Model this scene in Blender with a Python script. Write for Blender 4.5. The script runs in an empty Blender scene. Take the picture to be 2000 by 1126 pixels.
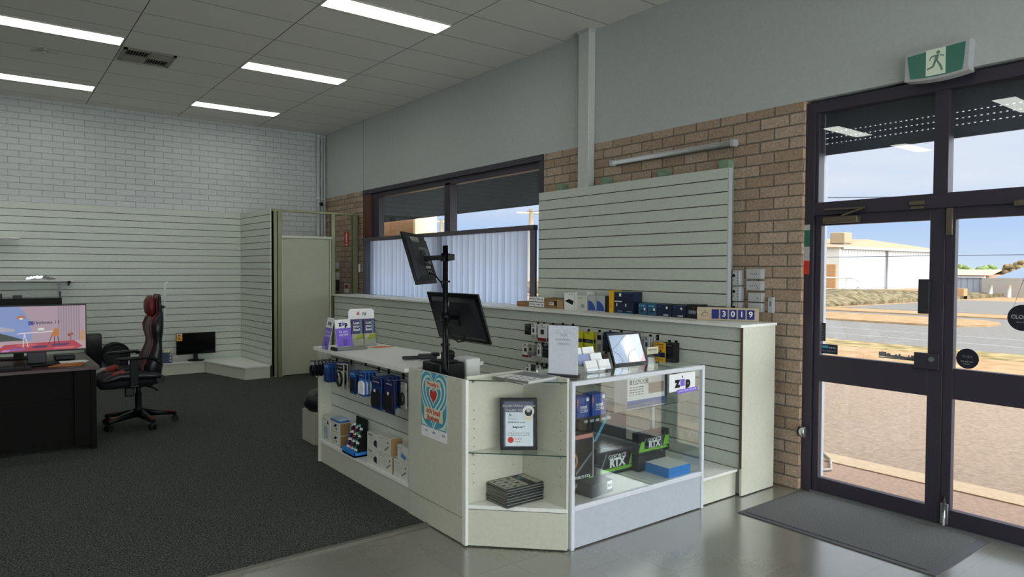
import bpy, bmesh, math, random
from mathutils import Vector, Matrix
random.seed(7)
R = math.radians
scene = bpy.context.scene
COL = scene.collection

# ------------------------------------------------------------------ camera
F = 1346.0
yaw, pit, rol = R(37.38), R(1.52), R(-0.263)
cy, sy, cp, sp = math.cos(yaw), math.sin(yaw), math.cos(pit), math.sin(pit)
fw = Vector((sy*cp, cy*cp, -sp)); rt = Vector((cy, -sy, 0)); dn = fw.cross(rt)
c_, s_ = math.cos(rol), math.sin(rol)
rt2 = c_*rt + s_*dn; dn2 = -s_*rt + c_*dn
cam_d = bpy.data.cameras.new('camera'); cam = bpy.data.objects.new('camera', cam_d); COL.objects.link(cam)
m = Matrix.Identity(4)
for i in range(3):
    m[i][0], m[i][1], m[i][2] = rt2[i], -dn2[i], -fw[i]
m[2][3] = 1.6
cam.matrix_world = m
cam_d.sensor_width = 36; cam_d.lens = F/2000*36; cam_d.clip_start = 0.02; cam_d.clip_end = 2000
scene.camera = cam

# ------------------------------------------------------------------ exposure, world, sun
scene.view_settings.view_transform = 'Standard'; scene.view_settings.look = 'None'
scene.view_settings.exposure = 0.0; scene.view_settings.gamma = 1.0; scene.view_settings.use_curve_mapping = False
scene.cycles.use_denoising = True
scene.cycles.max_bounces = 10; scene.cycles.diffuse_bounces = 6; scene.cycles.transparent_max_bounces = 24
scene.cycles.sample_clamp_indirect = 6.0
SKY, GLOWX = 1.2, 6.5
LAMP = 7.8          # strength of the troffer diffusers
def lin(h):
    h = h.lstrip('#'); o = []
    for i in (0, 2, 4):
        c = int(h[i:i+2], 16)/255
        o.append(c/12.92 if c <= .04045 else ((c+.055)/1.055)**2.4)
    return o
w = bpy.data.worlds.new('sky'); scene.world = w; w.use_nodes = True
nt = w.node_tree; nt.nodes.clear()
def nd(nt, t, **k):
    n = nt.nodes.new(t)
    for a, b in k.items(): setattr(n, a, b)
    return n
tc = nd(nt, 'ShaderNodeTexCoord'); sep = nd(nt, 'ShaderNodeSeparateXYZ'); nt.links.new(tc.outputs['Generated'], sep.inputs[0])
rmp = nd(nt, 'ShaderNodeValToRGB'); nt.links.new(sep.outputs['Z'], rmp.inputs[0])
e = rmp.color_ramp.elements
e[0].position = 0.0; e[0].color = (*lin('cfdcf0'), 1)
e[1].position = 1.0; e[1].color = (*lin('86a8dd'), 1)
x = rmp.color_ramp.elements.new(.06); x.color = (*lin('b4caf2'), 1)
x = rmp.color_ramp.elements.new(.2); x.color = (*lin('dbe0f1'), 1)
mpn = nd(nt, 'ShaderNodeMapping'); mpn.inputs['Scale'].default_value = (1.2, 1.2, 5.0); nt.links.new(tc.outputs['Generated'], mpn.inputs[0])
noi = nd(nt, 'ShaderNodeTexNoise'); noi.inputs['Scale'].default_value = 2.3; noi.inputs['Detail'].default_value = 6; nt.links.new(mpn.outputs[0], noi.inputs[0])
cr = nd(nt, 'ShaderNodeMapRange'); cr.inputs[1].default_value = .25; cr.inputs[2].default_value = .48; nt.links.new(noi.outputs[0], cr.inputs[0])
hz = nd(nt, 'ShaderNodeMapRange'); hz.inputs[1].default_value = .06; hz.inputs[2].default_value = .12; nt.links.new(sep.outputs['Z'], hz.inputs[0])
mul = nd(nt, 'ShaderNodeMath', operation='MULTIPLY'); nt.links.new(cr.outputs[0], mul.inputs[0]); nt.links.new(hz.outputs[0], mul.inputs[1])
mx = nd(nt, 'ShaderNodeMixRGB'); mx.inputs[2].default_value = (*lin('dfe1f0'), 1)
nt.links.new(mul.outputs[0], mx.inputs[0]); nt.links.new(rmp.outputs[0], mx.inputs[1])
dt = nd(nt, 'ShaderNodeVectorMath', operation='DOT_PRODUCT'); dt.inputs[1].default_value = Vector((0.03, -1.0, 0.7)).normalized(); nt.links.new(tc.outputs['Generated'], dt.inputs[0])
gl = nd(nt, 'ShaderNodeMapRange'); gl.interpolation_type = 'SMOOTHSTEP'; gl.inputs[1].default_value = .05; gl.inputs[2].default_value = .8; gl.inputs[3].default_value = SKY; gl.inputs[4].default_value = SKY*GLOWX; nt.links.new(dt.outputs['Value'], gl.inputs[0])   # wide sky glow around the sun, out of view, added to light the room
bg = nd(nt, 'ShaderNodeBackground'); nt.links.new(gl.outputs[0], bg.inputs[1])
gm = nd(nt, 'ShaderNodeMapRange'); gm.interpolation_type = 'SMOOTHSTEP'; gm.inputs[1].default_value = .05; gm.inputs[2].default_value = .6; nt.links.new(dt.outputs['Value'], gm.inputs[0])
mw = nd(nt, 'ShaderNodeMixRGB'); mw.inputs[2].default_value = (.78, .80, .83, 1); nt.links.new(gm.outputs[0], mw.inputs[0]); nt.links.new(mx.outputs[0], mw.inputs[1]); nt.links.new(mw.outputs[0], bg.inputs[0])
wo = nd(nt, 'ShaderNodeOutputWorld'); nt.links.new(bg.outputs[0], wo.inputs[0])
sd = bpy.data.lights.new('sun', 'SUN'); sd.energy = 1.1; sd.angle = R(.6); sd.color = (1, .9, .75)
so = bpy.data.objects.new('sun', sd); COL.objects.link(so); so.location = (0, -10, 30)
so.rotation_euler = Vector((-0.03, 1.0, -0.9)).to_track_quat('-Z', 'Y').to_euler()

# ------------------------------------------------------------------ materials
MATS = {}
def M(key, col='808080', rough=.5, metal=0., emit=0., spec=.4, noise=0., nscale=40., bump=0., alpha=1., trans=0.):
    if key in MATS: return MATS[key]
    mt = bpy.data.materials.new(key); mt.use_nodes = True; n = mt.node_tree; b = n.nodes['Principled BSDF']
    c = lin(col)
    b.inputs['Base Color'].default_value = (*c, 1); b.inputs['Roughness'].default_value = rough
    b.inputs['Metallic'].default_value = metal; b.inputs['Specular IOR Level'].default_value = spec
    if emit:
        b.inputs['Emission Color'].default_value = (*c, 1); b.inputs['Emission Strength'].default_value = emit
        if emit >= .3: b.inputs['Base Color'].default_value = (0.02, 0.02, 0.02, 1)
    if trans:
        b.inputs['Transmission Weight'].default_value = trans
    t = nd(n, 'ShaderNodeTexCoord')
    no = nd(n, 'ShaderNodeTexNoise'); no.inputs['Scale'].default_value = nscale; no.inputs['Detail'].default_value = 4
    n.links.new(t.outputs['Object'], no.inputs[0])
    if not emit:
        a = noise if noise else .04
        mr = nd(n, 'ShaderNodeMapRange'); mr.inputs[1].default_value = .3; mr.inputs[2].default_value = .7
        mr.inputs[3].default_value = 1-a; mr.inputs[4].default_value = 1+a
        n.links.new(no.outputs[0], mr.inputs[0])
        mm = nd(n, 'ShaderNodeVectorMath', operation='SCALE'); mm.inputs[0].default_value = c
        n.links.new(mr.outputs[0], mm.inputs['Scale']); n.links.new(mm.outputs[0], b.inputs['Base Color'])
    if bump:
        bp = nd(n, 'ShaderNodeBump'); bp.inputs['Distance'].default_value = bump; bp.inputs['Strength'].default_value = .6
        n.links.new(no.outputs[0], bp.inputs['Height']); n.links.new(bp.outputs[0], b.inputs['Normal'])
    MATS[key] = mt
    return mt

def pos_uv(n, a, b):
    g = nd(n, 'ShaderNodeNewGeometry'); s = nd(n, 'ShaderNodeSeparateXYZ'); n.links.new(g.outputs['Position'], s.inputs[0])
    c = nd(n, 'ShaderNodeCombineXYZ'); n.links.new(s.outputs[a], c.inputs[0]); n.links.new(s.outputs[b], c.inputs[1])
    return g, c
def brick_mat(key, axis, c1, c2, mortar, bw=.24, rh=.0862, ms=.006, fleck=.25, off=(0, 0), rough=.8, dist=.006, offset=.5):
    mt = bpy.data.materials.new(key); mt.use_nodes = True; n = mt.node_tree; b = n.nodes['Principled BSDF']
    g, c = pos_uv(n, axis, 'Z' if axis in 'XY' else 'Y')
    ad = nd(n, 'ShaderNodeVectorMath', operation='ADD'); ad.inputs[1].default_value = (off[0], off[1], 0); n.links.new(c.outputs[0], ad.inputs[0])
    bt = nd(n, 'ShaderNodeTexBrick', offset=offset); bt.inputs['Scale'].default_value = 1
    bt.inputs['Brick Width'].default_value = bw; bt.inputs['Row Height'].default_value = rh; bt.inputs['Mortar Size'].default_value = ms
    bt.inputs['Mortar Smooth'].default_value = .15
    bt.inputs['Color1'].default_value = (*lin(c1), 1); bt.inputs['Color2'].default_value = (*lin(c2), 1); bt.inputs['Mortar'].default_value = (*lin(mortar), 1)
    n.links.new(ad.outputs[0], bt.inputs[0])
    no = nd(n, 'ShaderNodeTexNoise'); no.inputs['Scale'].default_value = 60; no.inputs['Detail'].default_value = 5; n.links.new(g.outputs['Position'], no.inputs[0])
    mr = nd(n, 'ShaderNodeMapRange'); mr.inputs[1].default_value = .3; mr.inputs[2].default_value = .7; mr.inputs[3].default_value = 1-fleck; mr.inputs[4].default_value = 1+fleck
    n.links.new(no.outputs[0], mr.inputs[0])
    vm = nd(n, 'ShaderNodeVectorMath', operation='SCALE'); n.links.new(bt.outputs['Color'], vm.inputs[0]); n.links.new(mr.outputs[0], vm.inputs['Scale'])
    n.links.new(vm.outputs[0], b.inputs['Base Color']); b.inputs['Roughness'].default_value = rough; b.inputs['Specular IOR Level'].default_value = .25
    mi = nd(n, 'ShaderNodeMath', operation='MULTIPLY_ADD'); mi.inputs[1].default_value = -1; n.links.new(bt.outputs['Fac'], mi.inputs[0])
    ns = nd(n, 'ShaderNodeMath', operation='MULTIPLY'); ns.inputs[1].default_value = fleck; n.links.new(no.outputs[0], ns.inputs[0]); n.links.new(ns.outputs[0], mi.inputs[2])
    bp = nd(n, 'ShaderNodeBump'); bp.inputs['Distance'].default_value = dist; bp.inputs['Strength'].default_value = .8; n.links.new(mi.outputs[0], bp.inputs['Height']); n.links.new(bp.outputs[0], b.inputs['Normal'])
    return mt
def glass_mat(key, tint=(.95, .98, .97), ior=1.5):
    mt = bpy.data.materials.new(key); mt.use_nodes = True; n = mt.node_tree; n.nodes.clear()
    g = nd(n, 'ShaderNodeNewGeometry'); mr = nd(n, 'ShaderNodeMapRange'); mr.inputs[3].default_value = ior; mr.inputs[4].default_value = 1/ior
    n.links.new(g.outputs['Backfacing'], mr.inputs[0])
    fr = nd(n, 'ShaderNodeFresnel'); n.links.new(mr.outputs[0], fr.inputs['IOR'])
    tr = nd(n, 'ShaderNodeBsdfTransparent'); tr.inputs[0].default_value = (*tint, 1)
    gl = nd(n, 'ShaderNodeBsdfGlossy'); gl.inputs['Roughness'].default_value = 0.0; gl.inputs[0].default_value = (1, 1, 1, 1)
    mx = nd(n, 'ShaderNodeMixShader'); n.links.new(fr.outputs[0], mx.inputs[0]); n.links.new(tr.outputs[0], mx.inputs[1]); n.links.new(gl.outputs[0], mx.inputs[2])
    o = nd(n, 'ShaderNodeOutputMaterial'); n.links.new(mx.outputs[0], o.inputs[0])
    MATS[key] = mt; return mt
def blind_mat():
    mt = bpy.data.materials.new('blind_fabric'); mt.use_nodes = True; n = mt.node_tree; n.nodes.clear()
    d = nd(n, 'ShaderNodeBsdfDiffuse'); d.inputs[0].default_value = (*lin('ccdcfa'), 1)
    t = nd(n, 'ShaderNodeBsdfTranslucent'); t.inputs[0].default_value = (*lin('d6e6ff'), 1)
    g = nd(n, 'ShaderNodeNewGeometry'); no = nd(n, 'ShaderNodeTexNoise'); no.inputs['Scale'].default_value = 5; n.links.new(g.outputs['Position'], no.inputs[0])
    mr = nd(n, 'ShaderNodeMapRange'); mr.inputs[3].default_value = .8; mr.inputs[4].default_value = 1.0; n.links.new(no.outputs[0], mr.inputs[0])
    mx = nd(n, 'ShaderNodeMixShader'); n.links.new(mr.outputs[0], mx.inputs[0]); n.links.new(d.outputs[0], mx.inputs[1]); n.links.new(t.outputs[0], mx.inputs[2])
    o = nd(n, 'ShaderNodeOutputMaterial'); n.links.new(mx.outputs[0], o.inputs[0]); return mt
def speck_mat(key, c1, c2, scale, rough, bump=0., lo=.45, hi=.62, spec=.3):
    mt = bpy.data.materials.new(key); mt.use_nodes = True; n = mt.node_tree; b = n.nodes['Principled BSDF']
    g = nd(n, 'ShaderNodeNewGeometry'); no = nd(n, 'ShaderNodeTexNoise'); no.inputs['Scale'].default_value = scale; no.inputs['Detail'].default_value = 5; n.links.new(g.outputs['Position'], no.inputs[0])
    r = nd(n, 'ShaderNodeValToRGB'); r.color_ramp.elements[0].position = lo; r.color_ramp.elements[1].position = hi
    r.color_ramp.elements[0].color = (*lin(c1), 1); r.color_ramp.elements[1].color = (*lin(c2), 1)
    n.links.new(no.outputs[0], r.inputs[0]); n.links.new(r.outputs[0], b.inputs['Base Color']); b.inputs['Roughness'].default_value = rough; b.inputs['Specular IOR Level'].default_value = spec
    if bump:
        bp = nd(n, 'ShaderNodeBump'); bp.inputs['Distance'].default_value = bump; n.links.new(no.outputs[0], bp.inputs['Height']); n.links.new(bp.outputs[0], b.inputs['Normal'])
    MATS[key] = mt; return mt

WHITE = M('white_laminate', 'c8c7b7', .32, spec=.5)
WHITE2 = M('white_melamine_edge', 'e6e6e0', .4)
SLAT = M('slatwall_white', 'c6ccc2', .38, spec=.5)
GROOVE = M('groove_board', '4d4a44', .8)  # brown-grey backing, kept dark to deepen the shade in the slat grooves
PAINT = M('upper_wall_paint', 'b9bdbb', .75)
BRICK_Y = brick_mat('facade_brick_y', 'Y', 'b5a08e', '9e8773', '6f665d', off=(.06, 0))
BRICK_X = brick_mat('facade_brick_x', 'X', 'd0b090', 'b8987c', '7d7065', bw=.11)  # same brick on the returns, in lighter, warmer colours to look lit
PBRICK = brick_mat('painted_brick', 'X', 'c8cbcb', 'c2c6c7', 'a4a9aa', bw=.255, rh=.0862, ms=.005, fleck=.06, rough=.6, dist=.008)  # mortar tinted darker to stand for shading in the painted joints
CARPET = speck_mat('carpet_charcoal', '121413', '656864', 110, .95, .005, .40, .68)
VINYL = brick_mat('vinyl_tile', 'X', '75736a', '717067', '53514b', bw=.305, rh=.305, ms=.0016, fleck=.04, rough=.26, dist=.0006, offset=0, off=(.17, .1))
# vinyl needs the xy plane
for l in list(VINYL.node_tree.links):
    if l.from_node.type == 'SEPXYZ' and l.to_node.type == 'COMBXYZ' and l.to_socket == l.to_node.inputs[1]:
        s = l.from_node; VINYL.node_tree.links.new(s.outputs['Y'], l.to_node.inputs[1])
VINYL.node_tree.nodes['Principled BSDF'].inputs['Specular IOR Level'].default_value = 1.0; VINYL.node_tree.nodes['Principled BSDF'].inputs['Coat Weight'].default_value = 1.0; VINYL.node_tree.nodes['Principled BSDF'].inputs['Coat IOR'].default_value = 1.65; VINYL.node_tree.nodes['Principled BSDF'].inputs['Coat Roughness'].default_value = .2
for n_ in VINYL.node_tree.nodes:
    if n_.type == 'MATH' and n_.operation == 'MULTIPLY': n_.inputs[1].default_value = 0
CEIL = brick_mat('ceiling_tile', 'X', 'e2e0d8', 'dfddd5', '6f6d66', bw=1.2, rh=.6, ms=.005, fleck=.03, rough=.85, dist=.003, offset=0, off=(1.2*4-3.565, .6*10-5.9))
for l in list(CEIL.node_tree.links):
    if l.from_node.type == 'SEPXYZ' and l.to_node.type == 'COMBXYZ' and l.to_socket == l.to_node.inputs[1]:
        CEIL.node_tree.links.new(l.from_node.outputs['Y'], l.to_node.inputs[1])
GLASS = glass_mat('window_glass'); CGLASS = glass_mat('case_glass', (.96, .985, .975), 1.95); ACRYL = glass_mat('clear_acrylic', (.95, .96, .97), 1.45)
FRAME = M('dark_aluminium', '36313d', .45, spec=.4); FRAME2 = M('brown_timber', '5a3524', .5)
BLIND = blind_mat()
BLACK = M('black_plastic', '0b0c0f', .4, spec=.3); BLACKM = M('black_matte', '0a0b0d', .7); DARK = M('dark_grey', '2b2d32', .5)
STEEL = M('galvanised_steel', '86886a', .45, .5); CHROME = M('chrome', 'c9ccd0', .2, 1.); GREYM = M('grey_metal', '8a8d90', .4, .7)
GLOW = M('lamp_diffuser', 'f8faf3', emit=LAMP)
PAPER = M('paper_white', 'e9e9ea', .6); CARD = M('kraft_card', '8b6b45', .8); CARDL = M('kraft_light', 'a98a62', .8)
NAVY = M('navy_print', '1c2452', .4); BLUE = M('blue_print', '2c4fa0', .4); SKYB = M('bright_blue', '2f8be0', .4); DBLUE = M('deep_blue', '17233f', .45)
PURP = M('purple_print', '7c5fd0', .4); RED = M('red_print', 'c23a2c', .5); DRED = M('dark_red', '7d1620', .5); ORNG = M('orange_print', 'd97a3e', .5)
YEL = M('yellow_print', 'd3d22a', .5); YEL2 = M('amber_print', 'e0b020', .5); GREEN = M('green_print', '76b836', .45); TEAL = M('teal_print', '4f9db4', .5)
BROWN = M('dark_wood', '3a2420', .4, noise=.2, nscale=12); LGREY = M('light_grey', 'b4b6b8', .5); MGREY = M('mid_grey', '77797c', .5)
CREAM = M('cream_print', 'd9d2b4', .6); PINK = M('pink_print', 'd88c86', .5)

# ------------------------------------------------------------------ mesh builder
class Frame:
    def __init__(s, o, r, u): s.o = Vector(o); s.r = Vector(r).normalized(); s.u = Vector(u).normalized(); s.n = s.r.cross(s.u)
    def p(s, a, b, d=0): return s.o + s.r*a + s.u*b + s.n*d
def FX(x, y, z): return Frame((x, y, z), (0, -1, 0), (0, 0, 1))       # face looking towards -x
def FY(x, y, z): return Frame((x, y, z), (1, 0, 0), (0, 0, 1))        # face looking towards -y
def FZ(x, y, z, r=(1, 0, 0)):
    r = Vector(r).normalized(); return Frame((x, y, z), r, Vector((0, 0, 1)).cross(r))
_text = {}
def text_geo(s, font_shear=0., bold=0.):
    k = (s, font_shear, bold)
    if k not in _text:
        c = bpy.data.curves.new('t', 'FONT'); c.body = s; c.size = 1; c.shear = font_shear; c.offset = bold; c.align_x = 'CENTER'; c.align_y = 'CENTER'; c.resolution_u = 3
        o = bpy.data.objects.new('t', c); COL.objects.link(o); dg = bpy.context.evaluated_depsgraph_get(); dg.update()
        me = bpy.data.meshes.new_from_object(o.evaluated_get(dg))
        _text[k] = ([v.co.copy() for v in me.vertices], [tuple(p.vertices) for p in me.polygons])
        bpy.data.objects.remove(o); bpy.data.curves.remove(c); bpy.data.meshes.remove(me)
    return _text[k]
class MB:
    def __init__(s): s.bm = bmesh.new(); s.mats = []
    def mi(s, m):
        if m not in s.mats: s.mats.append(m)
        return s.mats.index(m)
    def face(s, pts, m, smooth=False):
        vs = [s.bm.verts.new(p) for p in pts]
        f = s.bm.faces.new(vs); f.material_index = s.mi(m); f.smooth = smooth; return f
    def hexa(s, P, m, bev=0, seg=2):
        vs = [s.bm.verts.new(p) for p in P]; i = s.mi(m); fs = []
        for q in ((3, 2, 1, 0), (4, 5, 6, 7), (0, 1, 5, 4), (1, 2, 6, 5), (2, 3, 7, 6), (3, 0, 4, 7)):
            f = s.bm.faces.new([vs[k] for k in q]); f.material_index = i; fs.append(f)
        if bev:
            es = list({e for f in fs for e in f.edges})
            r = bmesh.ops.bevel(s.bm, geom=es, offset=bev, segments=seg, affect='EDGES', profile=.5)
            for f in r['faces']: f.material_index = i; f.smooth = True
        return s
    def box(s, x0, x1, y0, y1, z0, z1, m, bev=0, seg=2):
        return s.hexa([(x0, y0, z0), (x1, y0, z0), (x1, y1, z0), (x0, y1, z0), (x0, y0, z1), (x1, y0, z1), (x1, y1, z1), (x0, y1, z1)], m, bev, seg)
    def obox(s, c, ax, ay, az, m, bev=0, seg=2):
        c, ax, ay, az = Vector(c), Vector(ax), Vector(ay), Vector(az)
        P = [c+a*ax+b*ay+d*az for d in (-1, 1) for a, b in ((-1, -1), (1, -1), (1, 1), (-1, 1))]
        return s.hexa(P, m, bev, seg)
    def bar(s, p0, p1, w, h, m, up=(0, 0, 1), bev=0):
        p0, p1 = Vector(p0), Vector(p1); d = (p1-p0); up = Vector(up)
        sd = d.cross(up).normalized(); u2 = sd.cross(d).normalized()
        return s.obox((p0+p1)/2, d/2, sd*w/2, u2*h/2, m, bev)
    def prism(s, pts, d, m, smooth=False):
        d = Vector(d); a = [Vector(p) for p in pts]; b = [p+d for p in a]
        va = [s.bm.verts.new(p) for p in a]; vb = [s.bm.verts.new(p) for p in b]; i = s.mi(m); n = len(a)
        nrm = Vector((0, 0, 0))
        for k in range(n): nrm += a[k].cross(a[(k+1) % n])
        fl = nrm.dot(d) > 0
        f = s.bm.faces.new(va[::-1] if fl else va); f.material_index = i
        f = s.bm.faces.new(vb if fl else vb[::-1]); f.material_index = i
        for k in range(n):
            q = [va[k], va[(k+1) % n], vb[(k+1) % n], vb[k]]
            f = s.bm.faces.new(q if fl else q[::-1]); f.material_index = i; f.smooth = smooth
        return s
    def tube(s, path, r, m, seg=8, caps=True):
        P = [Vector(p) for p in path]; rs = r if isinstance(r, (list, tuple)) else [r]*len(P); i = s.mi(m); rings = []
        up = Vector((0, 0, 1)); t0 = (P[1]-P[0]).normalized()
        if abs(t0.dot(up)) > .95: up = Vector((1, 0, 0))
        for k, p in enumerate(P):
            t = (P[min(k+1, len(P)-1)]-P[max(k-1, 0)]).normalized()
            a = t.cross(up)
            if a.length < 1e-4: a = t.cross(Vector((0, 1, 0)))
            a.normalize(); b = a.cross(t).normalized(); up = b
            rings.append([s.bm.verts.new(p+(a*math.cos(2*math.pi*j/seg)+b*math.sin(2*math.pi*j/seg))*rs[k]) for j in range(seg)])
        for k in range(len(rings)-1):
            for j in range(seg):
                f = s.bm.faces.new([rings[k][j], rings[k+1][j], rings[k+1][(j+1) % seg], rings[k][(j+1) % seg]][::-1]); f.material_index = i; f.smooth = True
        if caps:
            f = s.bm.faces.new(rings[0]); f.material_index = i
            f = s.bm.faces.new(rings[-1][::-1]); f.material_index = i
        return s
    def cyl(s, p0, p1, r, m, seg=16): return s.tube([p0, p1], r, m, seg)
    def ball(s, c, rx, ry, rz, m, seg=16, rings=10):
        r = bmesh.ops.create_uvsphere(s.bm, u_segments=seg, v_segments=rings, radius=1, matrix=Matrix.Translation(c) @ Matrix.Diagonal((rx, ry, rz, 1)))
        i = s.mi(m)
        for v in r['verts']:
            for f in v.link_faces: f.material_index = i; f.smooth = True
        return s
    def loft(s, secs, m, caps=True):
        i = s.mi(m); rr = [[s.bm.verts.new(p) for p in q] for q in secs]; n = len(rr[0])
        for a, b in zip(rr, rr[1:]):
            for k in range(n):
                f = s.bm.faces.new([a[k], a[(k+1) % n], b[(k+1) % n], b[k]]); f.material_index = i; f.smooth = True
        if caps:
            for q in (rr[0][::-1], rr[-1]):
                f = s.bm.faces.new(q); f.material_index = i
        return s
    # flat print on a face
    def rect(s, fr, a0, a1, b0, b1, m, off=.0007): return s.poly(fr, [(a0, b0), (a1, b0), (a1, b1), (a0, b1)], m, off)
    def poly(s, fr, pts, m, off=.0007): s.face([fr.p(a, b, off) for a, b in pts], m); return s
    def disc(s, fr, a, b, r, m, off=.0007, seg=20, ry=None):
        return s.poly(fr, [(a+r*math.cos(2*math.pi*k/seg), b+(ry or r)*math.sin(2*math.pi*k/seg)) for k in range(seg)], m, off)
    def text(s, fr, t, a, b, size, m, off=.0014, shear=0., bold=.01, sx=1., mirror=False):
        vs, fs = text_geo(t, shear, bold); i = s.mi(m)
        nv = [s.bm.verts.new(fr.p(a+(-1 if mirror else 1)*v.x*size*sx, b+v.y*size, off)) for v in vs]
        for q in fs:
            try: f = s.bm.faces.new([nv[k] for k in (q[::-1] if mirror else q)]); f.material_index = i
            except ValueError: pass
        return s
    def scribble(s, fr, a0, a1, b, h, m, n=6, off=.001):
        """a line of small unreadable print"""
        rr = random.Random(int((a0*7+b*13)*1e4)); u = a0; step = (a1-a0)/n
        for k in range(n):
            wd = step*rr.uniform(.55, .85); s.rect(fr, u, u+wd, b-h/2*rr.uniform(.7, 1), b+h/2*rr.uniform(.7, 1), m, off); u += step
        return s
    def finish(s):
        me = bpy.data.meshes.new('mesh'); s.bm.normal_update(); s.bm.to_mesh(me); s.bm.free()
        for m in s.mats: me.materials.append(m)
        return me
OFF = {}
def tagit(o, label=None, cat=None, group=None, kind=None):
    if label: o['label'] = label
    if cat: o['category'] = cat
    if group: o['group'] = group
    if kind: o['kind'] = kind
    return o
def obj(name, mb, parent=None, label=None, cat=None, group=None, kind=None, local=False):
    me = mb.finish(); me.name = name
    o = bpy.data.objects.new(name, me); COL.objects.link(o)
    if parent is None:
        if not local:
            xs = [v.co.x for v in me.vertices]; ys = [v.co.y for v in me.vertices]; zs = [v.co.z for v in me.vertices]
            c = Vector(((min(xs)+max(xs))/2, (min(ys)+max(ys))/2, min(zs)))
            me.transform(Matrix.Translation(-c)); o.location = c
        else: c = Vector((0, 0, 0))
    else:
        o.parent = parent; c = OFF[parent.name]
        if not local: me.transform(Matrix.Translation(-c))
    OFF[o.name] = c
    return tagit(o, label, cat, group, kind)
def thing(name, label, cat, loc, group=None, rz=0, kind=None):
    o = bpy.data.objects.new(name, None); COL.objects.link(o); o.location = loc; o.rotation_euler = (0, 0, rz); o.empty_display_size = .1
    OFF[o.name] = Vector(loc)
    return tagit(o, label, cat, group, kind)
def struct(name, mb, parent=None): return obj(name, mb, parent, kind=None if parent else 'structure')
def clone(o, loc, label=None, group=None, parent=None, rz=None):
    c = o.copy(); COL.objects.link(c)
    if parent is None:
        c.location = loc
        if rz is not None: c.rotation_euler = (0, 0, rz)
        if label: c['label'] = label
        if group: c['group'] = group
    else: c.parent = parent
    for ch in list(o.children): clone(ch, None, parent=c)
    return c

# ================================================================== SETTING
def brickbox(mb, x0, x1, y0, y1, z0, z1):
    n0 = len(mb.bm.faces); mb.box(x0, x1, y0, y1, z0, z1, BRICK_Y); mb.bm.faces.ensure_lookup_table(); i = mb.mi(BRICK_X)
    mb.bm.normal_update()
    for f in list(mb.bm.faces)[n0:]:
        if abs(f.normal.y) > .7: f.material_index = i
b = MB(); b.box(-6.2, 4.72, -4.2, 11.75, -.12, 0, VINYL); b.box(4.72, 4.95, -4.2, 2.71, -.12, 0, VINYL); struct('floor', b)
b = MB(); b.box(-6.0, 4.72, 3.74, 11.55, 0, .008, CARPET); struct('floor_carpet', b)
b = MB(); b.prism([(-6, 3.70, 0), (-6, 3.755, 0), (-6, 3.745, .014), (-6, 3.712, .014)], (8.2, 0, 0), M('edge_strip', '6a6861', .4, .3)); struct('trim_1', b)
b = MB(); b.box(-6.4, 5.0, -4.4, 11.9, 3.93, 4.08, CEIL); struct('ceiling', b)
b = MB(); b.box(-6.2, 4.95, 11.55, 11.75, 0, 3.93, PBRICK); struct('wall_back', b)
b = MB(); b.box(-6.2, -6.0, -4.2, 11.55, 0, 3.93, PAINT); struct('wall_left', b)
b = MB(); b.box(-6.2, 4.95, -4.2, -4.0, 2.75, 3.93, PAINT); b.box(-6.2, -4.4, -4.2, -4.0, 0, 2.75, PAINT); b.box(-4.4, 4.72, -4.2, -4.0, 0, .35, PAINT); struct('wall_front', b)
t_ = None
b = MB(); brickbox(b, 4.72, 4.95, 2.71, 5.63, 0, 2.83); brickbox(b, 4.72, 4.95, 5.63, 10.02, 0, 1.16); brickbox(b, 4.72, 4.95, 10.02, 11.55, 0, 2.83); brickbox(b, 4.72, 4.95, -.7, .80, 0, 2.83)
struct('wall_right', b)
b = MB(); b.box(4.72, 4.95, -4.0, 11.55, 2.83, 3.93, PAINT)
b.box(4.717, 4.72, 10.01, 10.025, 2.83, 3.93, M('wall_joint', '9a9e9c', .7)); struct('wall_right_upper', b)

# --- window_1 with its dark frame
t = thing('window_1', None, None, (4.8, 7.8, 1.16), kind='structure')
b = MB(); b.box(4.70, 4.86, 5.63, 10.02, 2.765, 2.83, FRAME, .004); b.box(4.74, 4.84, 5.68, 9.8, 2.69, 2.77, FRAME, .003)
b.box(4.71, 4.86, 5.63, 5.70, 1.2, 2.77, FRAME, .003); b.box(4.75, 4.84, 5.70, 5.75, 1.2, 2.70, FRAME, .003)
b.box(4.75, 4.84, 9.55, 9.76, 1.2, 2.70, FRAME, .003); b.box(4.74, 4.85, 7.52, 7.64, 1.2, 2.72, FRAME, .003); b.box(4.76, 4.86, 7.66, 7.69, 1.2, 2.70, FRAME, .002)
b.box(4.70, 4.95, 5.63, 10.02, 1.16, 1.2, FRAME); struct('window_frame', b, t)
b = MB(); b.box(4.71, 4.90, 9.76, 10.02, 1.2, 2.765, FRAME2, .003); struct('jamb_board', b, t)
for y0, y1 in ((5.75, 7.52), (7.64, 9.55)):
    b = MB(); b.box(4.795, 4.801, y0, y1, 1.2, 2.69, GLASS); struct('glass_pane', b, t)
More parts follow.
